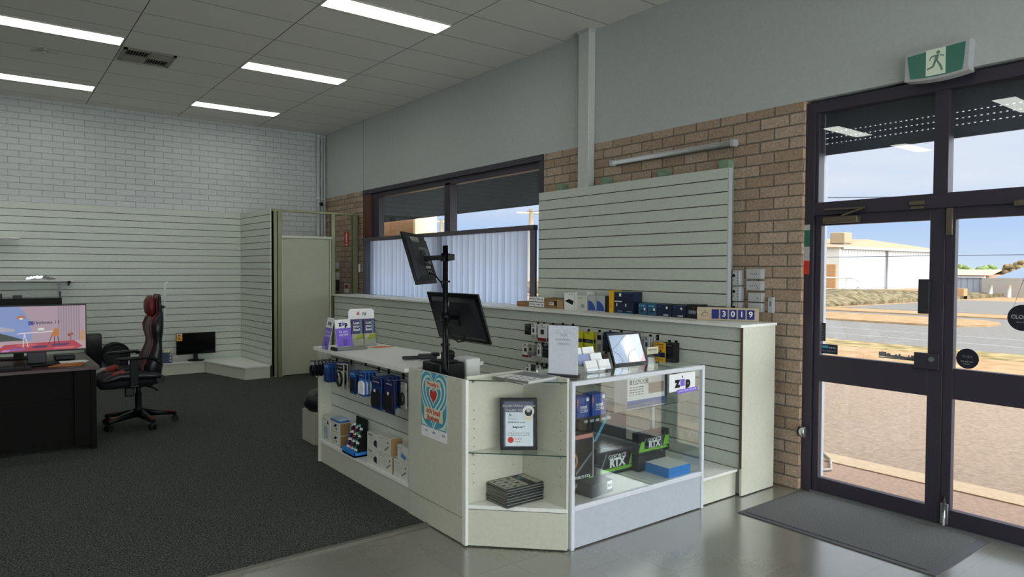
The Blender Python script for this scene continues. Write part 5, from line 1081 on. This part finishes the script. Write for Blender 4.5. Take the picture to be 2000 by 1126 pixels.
for k, (c1, c2) in enumerate(((M('stripe_blue', '2a3f9c', .5), PAPER), (BLACK, PAPER), (DRED, PINK), (M('stripe_violet', '40307c', .5), PAPER), (BLACK, M('stripe_teal', '6db8a8', .5)), (M('stripe_green', '2f6b3f', .5), PAPER), (BLACK, PAPER))):
    b = MB(); y = 4.975-.028*k; p0, p1 = Vector((2.205, y, .215)), Vector((2.25, y-.02, .41+.012*math.sin(k*2)))
    n = 11
    for j in range(n): b.cyl(p0.lerp(p1, j/n), p0.lerp(p1, (j+1)/n), .0115, c2 if j % 3 == 1 else c1, 8)
    obj('cable_tube', b, t)
fbox('adapter_box', 4.625, 4.45, .19, .302, CW, 'white box with a black adapter picture, lower of the pair right of the cable tray', dv('dock')); fbox('adapter_box', 4.625, 4.45, .304, .42, CW, 'white box with a black adapter picture, upper of the pair right of the cable tray', dv('dock'))
fbox('hub_box', 4.435, 4.235, .19, .31, CW, 'white and kraft box, bottom left of the right-hand stack on the counter shelf', dv('cable'), side=CARD); fbox('hub_box', 4.45, 4.25, .312, .435, CW, 'white and kraft box, top left of the right-hand stack on the counter shelf', dv('cable'), side=CARDL, x=2.2)
fbox('hub_box', 4.215, 4.01, .19, .31, CW, 'white and kraft box, bottom right of the right-hand stack on the counter shelf', dv('cable'), side=CARD); fbox('hub_box', 4.16, 4.0, .312, .42, CW, 'white box with a blue gadget picture, top right on the counter shelf', dv('blue'), side=CARDL)
# pale box with a black bag at the far end of the counter
b = MB(); b.box(2.345, 2.6, 6.0, 6.3, .008, .30, M('carton_pale', 'a9a695', .7), .004); obj('pale_box', b, None, 'pale box on the carpet at the far end of the counter', 'box')
b = MB(); rr = random.Random(4)
b.loft([[(2.47+rx*math.cos(a), 6.14+ry*math.sin(a), z) for a in [2*math.pi*k/18 for k in range(18)]] for z, rx, ry in ((.302, .12, .14), (.35, .16, .17), (.42, .15, .16), (.48, .10, .11), (.50, .04, .05))], M('bag_black', '15161a', .35)); obj('black_bag', b, None, 'black plastic bag slumped on the pale box behind the counter', 'bag')

# ================================================================== BOXES ON THE PARTITION TOP
X0 = 4.475
def tbox(name, y1, y0, h, m, label, draw=None, dep=.11, z0=1.222, x=X0, side=None): return fbox(name, y1, y0, z0, z0+h, m, label, draw, x=x, dep=dep, side=side)
sc = X0/4.4
def stk(b, f, W, H): b.scribble(f, W*.1, W*.6, H*.6, H*.2, BLACK, 3); b.disc(f, W*.78, H*.55, H*.2, MGREY, .001); b.rect(f, 0, W, 0, H*.12, BLACK)
tbox('small_kraft_box', 5.77, 5.58, .05, CARD, 'small flat kraft box at the left end of the partition top', lambda b, f, W, H: b.rect(f, W*.2, W*.75, H*.45, H*.8, M('tape_orange', 'a8763e', .6)))
for q, (ya, yb) in enumerate(((5.57, 5.46), (5.455, 5.325))):
    for j in range(2): tbox('drive_box', ya, yb, .052, PAPER, 'small white and kraft box, %s of the %s stack on the partition top' % (('lower', 'upper')[j], ('left', 'right')[q]), stk, z0=1.222+.053*j, side=CARDL)
def lab(b, f, W, H): b.rect(f, W*.25, W*.5, H*.35, H*.65, PAPER); b.rect(f, W*.5, W*.65, H*.33, H*.8, BLACK); b.scribble(f, W*.27, W*.48, H*.5, H*.12, BLACK, 3); b.rect(f, W*.68, W*.98, .003, H-.003, CARDL, .0005)
tbox('kraft_box', 5.315, 5.03, .092, CARD, 'larger kraft carton with a black and white label on the partition top', lab)
def rt(b, f, W, H): b.poly(f, [(W*.05, H*.5), (W*.5, H*.62), (W*.95, H*.52), (W*.85, H*.28)], BLACK, .001); b.rect(f, W*.05, W*.95, H*.1, H*.11, LGREY); b.scribble(f, W*.5, W*.9, H*.9, H*.04, MGREY, 2)
tbox('router_box', 5.02, 4.875, .165, PAPER, 'white box with a black wedge-shaped device picture on the partition top', rt)
tbox('white_carton', 4.865, 4.70, .178, CW, 'white carton with a grey top on the partition top', lambda b, f, W, H: (b.rect(f, W*.2, W*.98, H*.8, H*.97, LGREY), b.scribble(f, W*.3, W*.6, H*.65, H*.06, MGREY, 3), b.rect(f, W*.5, W*.8, H*.15, H*.35, M('print_teal_grey', '8fa5a8', .5)), b.rect(f, 0, W*.15, 0, H, PAPER)))
def dk(b, f, W, H): n = 12; b.poly(f, [(W*.08, H*.06)]+[(W*(.98-.9*math.sin(a)*0-.9*(1-math.cos(a))), H*(.06+.62*math.sin(a))) for a in [math.pi/2*k/n for k in range(n+1)]][::1], BLUE, .001); b.scribble(f, W*.2, W*.8, H*.9, H*.05, LGREY, 3)
tbox('blue_swirl_pack', 4.69, 4.585, .145, LGREY, 'clear pack with a blue curve, left of the two on the partition top', dk, dep=.06); tbox('blue_swirl_pack', 4.575, 4.47, .145, LGREY, 'clear pack with a blue curve, right of the two on the partition top', dk, dep=.06)
tbox('dark_case', 4.46, 4.42, .15, DK2, 'thin dark upright case beside the amber case on the partition top', None, dep=.1)
tbox('amber_case', 4.415, 4.36, .20, YEL2, 'amber upright case on the partition top', lambda b, f, W, H: b.scribble(f, W*.2, W*.8, H*.3, .02, ORNG, 3))
def nv(b, f, W, H): b.rect(f, W*.22, W*.34, H*.62, H*.88, PAPER); b.scribble(f, W*.4, W*.95, H*.2, H*.1, M('print_blue_grey'), 6); b.rect(f, 0, W, H*.0, H*.05, TEAL)
tbox('navy_box', 4.345, 4.24, .10, DBLUE, 'navy box, lower left of the dark stack on the partition top', nv); tbox('navy_box', 4.238, 4.125, .10, DBLUE, 'navy box, lower right of the dark stack on the partition top', nv)
tbox('navy_box', 4.345, 4.115, .09, DBLUE, 'wide navy box on top of the dark stack on the partition', lambda b, f, W, H: (b.rect(f, W*.25, W*.36, H*.55, H*.85, PAPER), b.rect(f, 0, W*.4, 0, H*.1, PAPER), b.rect(f, W*.0, W*.98, H*.9, H*.93, TEAL)), z0=1.323)
TL = M('box_teal', '2b5878', .45)
def tl(b, f, W, H): b.scribble(f, W*.1, W*.8, H*.8, H*.15, M('print_aqua', '6fb0c8', .5), 3); b.rect(f, W*.65, W*.85, H*.4, H*.62, PAPER); b.poly(f, [(W*.1, H*.2), (W*.8, H*.35), (W*.5, H*.5)], DBLUE, .001)
tbox('teal_box', 4.06, 3.965, .10, TL, 'teal box, left of the two right of the dark stack', tl); tbox('teal_box', 3.955, 3.86, .10, TL, 'teal box, right of the two right of the dark stack', tl)
def h3(b, f, W, H): b.text(f, 'H3000', W*.62, H*.12, H*.2, PAPER, .0012, bold=.02); b.rect(f, W*.62, W*.75, H*.65, H*.85, PAPER); b.scribble(f, W*.05, W*.3, H*.85, H*.12, BLUE, 2)
tbox('headset_box', 3.85, 3.70, .097, DBLUE, 'dark blue box with white lettering, left of the two on the partition top', h3); tbox('headset_box', 3.69, 3.555, .097, DBLUE, 'dark blue box with white lettering, right of the two on the partition top', h3)
tbox('dark_box', 3.545, 3.425, .112, DK2, 'dark box with a grey ring picture next to the number counter', lambda b, f, W, H: (b.scribble(f, W*.2, W*.8, H*.45, H*.3, M('print_blue_grey'), 4), b.rect(f, W*.85, W*.95, H*.4, H*.6, PAPER), b.scribble(f, W*.5, W*.9, H*.75, H*.1, DRED, 3)))
# thumbs-up number counter
t = thing('follower_counter', 'wooden thumbs-up number counter reading 3019 on the partition end', 'number counter', (4.48, 3.18, 1.222))
p0, p1 = Vector((4.385, 3.372, 1.223)), Vector((4.60, 2.975, 1.223)); rn = p1-p0; f = Frame(p0, rn, (0, 0, 1)); Wc, Hc = rn.length, .098
b = MB(); q = [(0, 0), (Wc, 0), (Wc, Hc), (0, Hc)]; WD = M('birch_wood', 'bfae94', .6, noise=.08, nscale=20)
b.hexa([f.p(a, c, 0) for a, c in q]+[f.p(a, c, -.03) for a, c in q], WD, .002); obj('body', b, t)
b = MB(); X_ = Wc*.125; s2 = Wc*.09; tp = [(-.5, -.45), (-.5, .1), (-.25, .1), (-.25, -.45)]
f2 = Frame(f.p(0, Hc*.5, .001), rn, (0, 0, 1)); EN = M('engraved_brown', '6f4d3a', .7)
def ln(pts, close=True):
    pts = pts+[pts[0]] if close else pts
    for a, c in zip(pts, pts[1:]):
        b.bar(f2.p(X_+a[0]*s2, a[1]*s2, .0), f2.p(X_+c[0]*s2, c[1]*s2, .0), .0025, .0015, EN, up=f2.n)
ln(tp); ln([(-.25, .08), (-.02, .35), (.02, .62), (.16, .62), (.2, .45), (.12, .15), (.55, .15), (.6, 0), (.55, -.15), (.57, -.3), (.45, -.45), (-.25, -.42)]); obj('thumb_engraving', b, t)
for k, ch in enumerate(('', '3', '0', '1', '9')):
    b = MB(); a0 = Wc*(.245+.143*k); ww = Wc*.118
    q = [(a0, Hc*.13), (a0+ww, Hc*.13), (a0+ww, Hc*.86), (a0, Hc*.86)]; b.hexa([f.p(a, c, .004) for a, c in q]+[f.p(a, c, -.001) for a, c in q], M('tile_navy', '262f78', .4), .001)
    if ch: b.text(f, ch, a0+ww/2, Hc*.5, Hc*.62, PAPER, .0046, bold=.02)
    obj('number_tile', b, t)

# ================================================================== DESK AREA
t = thing('office_desk', 'very dark wooden desk at the left edge carrying the large monitor', 'desk', (-.2, 7.55, .008))
b = MB(); b.box(-1.15, .79, 7.0, 8.14, .712, .742, BROWN, .004); obj('desk_top', b, t)
DKW = M('desk_black_wood', '0d0908', .6, spec=.1)
b = MB(); b.box(.72, .765, 7.03, 8.1, .008, .712, DKW, .003); obj('side_panel', b, t)
b = MB(); b.box(-1.12, -1.075, 7.03, 8.1, .008, .712, DKW, .003); obj('side_panel', b, t)
b = MB(); b.box(-1.075, .72, 7.10, 7.12, .05, .712, DKW); b.box(-1.075, .72, 7.085, 7.10, .42, .46, DKW); b.box(.60, .72, 7.04, 7.10, .05, .712, DKW); obj('modesty_panel', b, t)
# big monitor with the desktop picture
t = thing('monitor', 'large lit monitor on the dark desk showing a room wallpaper', 'monitor', (.34, 7.32, .742))
MX0, MX1, MZ0, MZ1 = -.035, .722, .862, 1.276
b = MB(); b.box(MX0, MX1, 7.30, 7.33, MZ0, MZ1, BLACK, .004); b.box(.15, .55, 7.33, 7.37, .92, 1.2, BLACKM, .01); obj('housing', b, t)
def EMI(k, c, s_=.85): return M('screen_'+k, c, emit=s_)
f = FY(MX0+.008, 7.2995, MZ0+.016); W, H = MX1-MX0-.016, MZ1-MZ0-.026
b = MB(); b.rect(f, 0, W, 0, H, EMI('wall', 'a993a0'), .0002)
n = 16; cx, cz = W*.16, H*.30
arc = [(W*.16+W*.30*math.cos(a), H*.36+H*.80*math.sin(a)) for a in [math.pi/2*k/n for k in range(n+1)]]
b.poly(f, [(0, H*.24), (W*.46, H*.24)]+[(min(a, W), min(c, H)) for a, c in arc]+[(0, H)], EMI('sky', '7f92c4'), .0006)
b.poly(f, [(0, H*.52), (W*.12, H*.58), (W*.3, H*.5), (W*.3, H*.45), (0, H*.45)], EMI('cloud', 'a9a6b8'), .0008)
b.poly(f, [(0, H*.24), (0, H*.47), (W*.1, H*.46), (W*.22, H*.38), (W*.33, H*.3), (W*.4, H*.24)], EMI('hill', '38443e'), .001)
for k in range(9): b.rect(f, W*(.72+.026*k), W*(.732+.026*k), H*.12, H, EMI('curtain', '8d7f88'), .0008)
b.rect(f, 0, W, 0, H*.2, EMI('floor', 'b69a9c'), .0012)
b.poly(f, [(W*.1, 0), (W*.2, H*.16), (W*.88, H*.2), (W*.97, H*.05), (W*.9, 0)], EMI('rug', 'a8384a'), .0014)
for k, (a0, a1, c0, c1, mm) in enumerate(((.24, .4, .02, .07, 'rugv'), (.45, .62, .06, .11, 'rugd'), (.64, .84, .09, .14, 'rugd'), (.3, .52, .12, .15, 'rugp'), (.66, .9, .02, .06, 'rugp'), (.16, .26, .0, .05, 'rugl'))): b.poly(f, [(W*a0, H*c0), (W*(a1-.03), H*c0), (W*a1, H*c1), (W*(a0+.03), H*c1)], EMI(mm, dict(rugv='7d5ba0', rugd='4a2c58', rugp='c4626a', rugl='b07ab0')[mm]), .0018)
b.poly(f, [(W*.30, H*.385), (W*.66, H*.41), (W*.68, H*.435), (W*.36, H*.415)], EMI('table', 'd8ccd2'), .002)
for a0, a1 in ((.385, .37), (.385, .42)): b.poly(f, [(W*a0, H*.4), (W*(a0+.008), H*.4), (W*(a1+.008), H*.09), (W*a1, H*.09)], EMI('table', 'd8ccd2'), .002)
b.poly(f, [(W*.645, H*.30), (W*.73, H*.32), (W*.73, H*.48), (W*.69, H*.49), (W*.655, H*.38)], EMI('chair', 'b5713a'), .0022)
for a0, a1 in ((.65, .62), (.68, .68), (.71, .725)): b.poly(f, [(W*a0, H*.31), (W*(a0+.007), H*.31), (W*(a1+.007), H*.14), (W*a1, H*.14)], EMI('dark', '2a2024', .6), .002)
b.disc(f, W*.83, H*.33, W*.018, EMI('plant', '8c4a30'), .002); b.disc(f, W*.86, H*.35, W*.014, EMI('plant', '8c4a30'), .002); b.rect(f, W*.842, W*.85, H*.16, H*.33, EMI('plant', '8c4a30'), .0019); b.rect(f, W*.945, W*.985, H*.18, H*.42, EMI('cabinet', 'c08a5a'), .002)
b.poly(f, [(W*.315, H*.73)]+[(W*(.36-.045*math.cos(a)), H*(.73+.08*math.sin(a))) for a in [math.pi*k/8 for k in range(9)]]+[(W*.405, H*.73)], EMI('lamp', 'a8745a'), .002); b.disc(f, W*.36, H*.728, W*.02, EMI('bulb', 'f4e6d2', 1.), .0022, ry=H*.012)
b.rect(f, W*.52, W*.58, H*.45, H*.51, EMI('laptop', 'c4dcc8'), .0022); b.rect(f, W*.525, W*.575, H*.43, H*.442, EMI('dark', '2a2024', .6), .0022)
for i in range(2):
    for j in range(2): b.rect(f, W*(.427+.026*i), W*(.45+.026*i), H*(.58+.047*j), H*(.62+.047*j), EMI('logo', '23409c', .9), .0024)
b.text(f, 'Windows 11', W*.59, H*.628, H*.105, EMI('word', '2c3050', .7), .0026, bold=.015, sx=1.05); obj('screen', b, t)
b = MB(); b.box(.28, .42, 7.34, 7.38, .76, .95, BLACK, .006); b.box(.18, .52, 7.27, 7.46, .744, .76, BLACK, .006); obj('stand', b, t)
# things on the desk
b = MB(); b.box(-.3, .30, 7.06, 7.2, .744, .766, BLACKM, .004)
for r_ in range(4): 
    for k in range(16): b.box(-.285+.036*k, -.255+.036*k, 7.075+.03*r_, 7.10+.03*r_, .766, .772, BLACK)
obj('keyboard', b, None, 'black keyboard on the desk below the large monitor', 'keyboard')
b = MB(); b.prism([(.46, 7.3, .744), (.70, 7.26, .744), (.75, 7.42, .744), (.50, 7.5, .744)], (0, 0, .008), PAPER); b.prism([(.47, 7.29, .753), (.69, 7.28, .757), (.72, 7.40, .757), (.52, 7.44, .753)], (0, 0, .003), PAPER); obj('paper_stack', b, None, 'loose white papers on the desk right of the keyboard', 'paper')
b = MB(); b.prism([(.42, 7.15, .744), (.66, 7.13, .744), (.70, 7.24, .744), (.5, 7.28, .744)], (0, 0, .006), M('folder_orange', 'b5703c', .6)); b.tube([(.5, 7.2, .755), (.58, 7.17, .76), (.66, 7.2, .757), (.7, 7.22, .754)], .006, M('folder_orange'), 6); obj('orange_folder', b, None, 'orange folder and papers near the front edge of the desk', 'folder')
b = MB(); b.box(.50, .66, 7.62, 7.80, .743, .79, BLACK, .01); obj('black_case', b, None, 'small black case on the desk behind the papers', 'case')
t = thing('monitor', 'second black monitor standing on the desk behind the large one', 'monitor', (.30, 7.95, .742))
b = MB(); b.box(-.1, .585, 7.93, 7.96, .88, 1.315, BLACKM, .005); b.box(.06, .12, 7.91, 7.97, 1.31, 1.36, BLACK, .004); b.box(.2, .27, 7.90, 7.97, 1.31, 1.345, DARK, .006); b.box(.563, .577, 7.94, 7.95, 1.31, 1.37, BLACK) ; obj('housing', b, t)
b = MB(); b.box(.2, .28, 7.96, 8.0, .76, 1.0, BLACKM); b.box(.1, .4, 7.88, 8.05, .744, .76, BLACKM, .004); obj('stand', b, t)
# on the plinth along the back wall
t = thing('computer_tower', 'black computer tower on the back plinth right of the large monitor', 'computer', (1.2, 11.28, .192))
b = MB(); b.box(1.10, 1.29, 11.19, 11.43, .205, .672, BLACK, .006); b.box(1.108, 1.282, 11.187, 11.19, .21, .665, M('gloss_black', '060608', .12)); obj('case', b, t)
b = MB()
for x in (1.12, 1.27):
    for y in (11.21, 11.41): b.cyl((x, y, .193), (x, y, .206), .012, DARK, 8)
obj('feet', b, t)
t = thing('drum_case', 'round black drum-shaped case on the back plinth behind the gaming chair', 'case', (1.47, 11.30, .192))
b = MB(); b.cyl((1.47, 11.21, .365), (1.47, 11.40, .365), .172, M('case_fabric', '1b1d20', .7), 32); obj('shell', b, t)
b = MB(); c = [(1.47+.165*math.cos(2*math.pi*k/32), 11.205, .365+.165*math.sin(2*math.pi*k/32)) for k in range(33)]; b.tube(c, .012, BLACK, 7); c = [(1.47+.115*math.cos(2*math.pi*k/32), 11.204, .365+.115*math.sin(2*math.pi*k/32)) for k in range(33)]; b.tube(c, .006, DARK, 6); obj('piping', b, t)
b = MB(); b.disc(FY(1.47, 11.206, .30), .02, -.02, .016, LGREY, .002, 12); obj('badge', b, t)
b = MB(); b.box(1.60, 1.86, 11.22, 11.40, .194, .37, M('carton_grey_green', '8fa096', .6), .003); b.rect(FY(1.60, 11.22, .194), .02, .24, .03, .15, PAPER, .001); b.rect(FY(1.60, 11.22, .194), .05, .2, .06, .12, M('print_jade', '5f9c8c', .5), .0015); obj('printed_carton', b, None, 'pale green and white carton on the back plinth seen through the chair armrest', 'box')
b = MB(); b.box(2.075, 2.2, 11.24, 11.40, .194, .335, M('box_slate', '3f4b6c', .5), .003)
for k in range(3): b.rect(FY(2.075, 11.24, .194), .09, .12, .02+.045*k, .05+.045*k, LGREY, .001)
obj('slate_box', b, None, 'slate blue box on the back plinth beside the chair back', 'box')
b = MB(); rr = random.Random(8)
for k in range(9): b.ball((2.135+rr.uniform(-.04, .04), 11.31+rr.uniform(-.03, .03), .355+rr.uniform(-.01, .035)), .022, .022, .018, CREAM, 8, 6)
obj('cream_rosette', b, None, 'cream crumpled rosette on top of the slate blue box', 'ornament')
t = thing('monitor', 'small black monitor with an energy label on the back plinth', 'monitor', (2.55, 11.33, .192))
b = MB(); b.box(2.278, 2.838, 11.325, 11.35, .293, .622, BLACK, .004); b.box(2.286, 2.83, 11.3235, 11.325, .305, .615, M('screen_off', '050608', .1)); obj('housing', b, t)
b = MB(); b.box(2.525, 2.585, 11.34, 11.37, .21, .40, BLACK, .004); b.cyl((2.555, 11.335, .193), (2.555, 11.335, .207), .12, BLACK, 24); obj('stand', b, t)
b = MB(); f = FY(2.279, 11.3232, .51); b.box(2.281, 2.36, 11.3215, 11.3235, .505, .618, YEL2); f = FY(2.281, 11.3215, .505); b.rect(f, .004, .075, .075, .108, PAPER); b.poly(f, [(.012, .078)]+[(.04-.028*math.cos(a), .078+.024*math.sin(a)) for a in [math.pi*k/8 for k in range(9)]], RED, .001); b.scribble(f, .008, .07, .06, .008, BLACK, 4); b.rect(f, .025, .055, .02, .045, RED, .001); obj('energy_label', b, t)
# small hook bracket on the back wall
b = MB(); b.box(.80, .83, 11.43, 11.46, 1.27, 1.40, LGREY); b.box(.806, .824, 11.40, 11.43, 1.22, 1.28, BLACK); obj('wall_clip', b, None, 'small grey clip on the slatwall below the lower back shelf', 'clip')

# ================================================================== GAMING CHAIR
CH = (1.222, 7.86, .008)
t = thing('gaming_chair', 'black and red gaming chair on castors beside the dark desk', 'chair', CH, rz=0)
LEA = M('chair_leather', '111217', .36, spec=.4); LRED = M('chair_red', '5e161c', .45); LRB = M('chair_red_bright', '8a2a24', .45); FAB = M('chair_fabric', '0c0c0e', .8)
def at(x, y, z): return (CH[0]+x, CH[1]+y, CH[2]+z)
# base
for k in range(5):
    a = R(215+72*k-4); d = Vector((math.cos(a), math.sin(a), 0)); sdv = Vector((-d.y, d.x, 0)); c0 = Vector(at(0, 0, 0))
    sec = lambda r, w_, z0, z1: [c0+d*r-sdv*w_+Vector((0, 0, z0)), c0+d*r+sdv*w_+Vector((0, 0, z0)), c0+d*r+sdv*w_*.8+Vector((0, 0, z1)), c0+d*r-sdv*w_*.8+Vector((0, 0, z1))]
    b = MB(); b.loft([sec(.03, .032, .09, .165), sec(.2, .027, .085, .13), sec(.345, .024, .075, .105)], BLACK); lg = obj('base_arm', b, t)
    b = MB(); s1 = sec(.235, .0245, .0, .1265); s2_ = sec(.34, .0225, .0, .1085); b.face([s1[3], s1[2], s2_[2], s2_[3]][::-1], LRB); b.loft([[s1[3]-Vector((0, 0, .004)), s1[2]-Vector((0, 0, .004)), s1[2], s1[3]], [s2_[3]-Vector((0, 0, .004)), s2_[2]-Vector((0, 0, .004)), s2_[2], s2_[3]]], LRB); obj('red_cap', b, lg)
    b = MB(); p = c0+d*.335; b.cyl(p+sdv*.012+Vector((0, 0, .03)), p+sdv*.032+Vector((0, 0, .03)), .03, BLACKM, 14); b.cyl(p-sdv*.032+Vector((0, 0, .03)), p-sdv*.012+Vector((0, 0, .03)), .03, BLACKM, 14); b.cyl(p+Vector((0, 0, .03)), p+Vector((0, 0, .085)), .012, BLACK, 8); b.ball(p+Vector((0, 0, .05)), .026, .026, .024, BLACK, 10, 8); obj('castor', b, lg)
b = MB(); b.tube([at(0, 0, .09), at(0, 0, .17), at(0, 0, .18), at(0, 0, .33), at(0, 0, .335), at(0, 0, .42)], [.05, .048, .036, .034, .024, .024], BLACK, 16); obj('gas_column', b, t)
b = MB(); b.box(CH[0]-.14, CH[0]+.12, CH[1]-.1, CH[1]+.1, .405, .445, BLACKM, .008); b.box(CH[0]-.14, CH[0]-.06, CH[1]-.16, CH[1]-.1, .33, .42, BLACK, .01); b.tube([at(.05, -.1, .41), at(.1, -.24, .40), at(.12, -.3, .385)], .008, BLACK, 6); obj('tilt_mechanism', b, t)
# seat: lofted cushion along x
def ring(x, zc, hz, hy, n=20, pw=3.2):
    o = []
    for k in range(n):
        a = 2*math.pi*k/n; ca, sa = math.cos(a), math.sin(a)
        o.append(at(x, hy*math.copysign(abs(ca)**(2/pw), ca), zc+hz*math.copysign(abs(sa)**(2/pw), sa)))
    return o
b = MB(); b.loft([ring(-.365, .46, .03, .20), ring(-.345, .465, .055, .25), ring(-.25, .475, .072, .265), ring(-.1, .48, .07, .262), ring(.08, .475, .066, .258), ring(.16, .475, .05, .22)][::-1], FAB)
obj('seat', b, t)
for sgn in (-1, 1):
    b = MB(); P = [at(-.33, sgn*.235, .50), at(-.2, sgn*.262, .545), at(0, sgn*.27, .54), at(.16, sgn*.25, .52)]; b.tube(P, [.025, .045, .045, .03], LEA, 12)
    b.tube([at(-.285, sgn*.235, .52), at(-.235, sgn*.25, .545), at(-.17, sgn*.255, .56), at(-.13, sgn*.255, .555)], [.012, .04, .046, .02], LRB, 12)
    obj('seat_bolster', b, t)
# backrest: side profile swept across y with wings
fb_ = [(.06, .19, .44), (.0, .20, .55), (.01, .21, .62), (.06, .205, .72), (.10, .20, .82), (.105, .20, .88), (.085, .21, .95), (.08, .215, 1.02), (.10, .215, 1.08), (.15, .215, 1.13), (.16, .21, 1.17), (.155, .205, 1.25), (.165, .20, 1.30), (.175, .195, 1.33)]
prof = [((a+c)/2, z, (c-a)/2) for a, c, z in fb_]
wid = [.2, .235, .25, .245, .23, .23, .25, .255, .235, .185, .155, .15, .145, .11]
secs = []
for (xc, z, hx), hw in zip(prof, wid):
    o = []
    for k in range(22):
        a = 2*math.pi*k/22; ca, sa = math.cos(a), math.sin(a); u = math.copysign(abs(ca)**.62, ca); v = math.copysign(abs(sa)**.7, sa)
        o.append(at(xc+hx*v, hw*u, z))
    secs.append(o)
b = MB(); b.loft(secs, LEA); obj('backrest', b, t)
for sgn in (-1, 1):
    b = MB(); P = [at(xc-hx*.93, sgn*hw*.72, z) for (xc, z, hx), hw in zip(prof[1:], wid[1:])]; b.tube(P, [.008, .012, .013, .012, .012, .012, .014, .015, .012, .010, .010, .009, .006], LRED, 8); obj('red_trim', b, t)
b = MB(); b.loft([[at(.112+.055*math.cos(a)*q, .13*math.sin(a)*q2, z) for a in [2*math.pi*k/16 for k in range(16)]] for z, q, q2 in ((1.11, .3, .75), (1.14, .8, .95), (1.20, 1, 1), (1.26, .95, .98), (1.305, .5, .8), (1.318, .15, .5))], LRED)
obj('head_pillow', b, t)
b = MB(); b.tube([at(.19, -.02, 1.19), at(.235, .0, 1.195), at(.24, .02, 1.19)], .012, BLACK, 7); b.tube([at(.225, -.152, 1.2), at(.232, 0, 1.205), at(.225, .152, 1.2)], .008, BLACK, 6); obj('pillow_strap', b, t)
for sgn in (-1, 1):
    b = MB(); z = .715
    b.loft([[at(x, sgn*.315+hw*math.cos(a), z+dz+.016*math.sin(a)) for a in [2*math.pi*k/12 for k in range(12)]] for x, hw, dz in ((-.235, .012, -.004), (-.21, .042, 0), (-.08, .046, .006), (.03, .04, .004), (.055, .015, 0))], BLACK); arm = obj('armrest', b, t)
    b = MB(); b.tube([at(.03, sgn*.315, z-.004), at(.09, sgn*.30, z-.012), at(.14, sgn*.26, z-.045)], [.018, .018, .02], BLACK, 10); b.box(CH[0]-.12, CH[0]-.045, CH[1]+sgn*.315-.02, CH[1]+sgn*.315+.02, .46, z+.0, BLACKM, .01); b.bar(at(-.08, sgn*.315, .45), at(-.08, sgn*.1, .44), .07, .02, BLACK); obj('armrest_post', b, arm)
for sgn in (-1, 1):
    b = MB(); b.cyl(at(.16, sgn*.245, .49), at(.16, sgn*.27, .49), .042, BLACK, 18); obj('recliner_hinge', b, t)
b = MB(); b.tube([(1.468, 7.86, 1.06), (1.472, 7.86, 1.26), (1.478, 7.86, 1.42), (1.487, 7.86, 1.458), (1.505, 7.86, 1.455)], [.010, .009, .008, .009, .007], M('stick_white', 'd9dbe0', .35), 8); obj('white_rod', b, None, 'thin white rod with a bent tip tucked behind the gaming chair headrest', 'rod')

# every repeat of a kind carries a common group phrase
from collections import defaultdict
kinds = defaultdict(list)
for o in COL.objects:
    if o.parent is None and o.get('label') and not o.get('group'): kinds[o.name.split('.')[0]].append(o)
for k, l in kinds.items():
    if len(l) > 1:
        for o in l: o['group'] = k.replace('_', ' ')+'s in and around the shop'
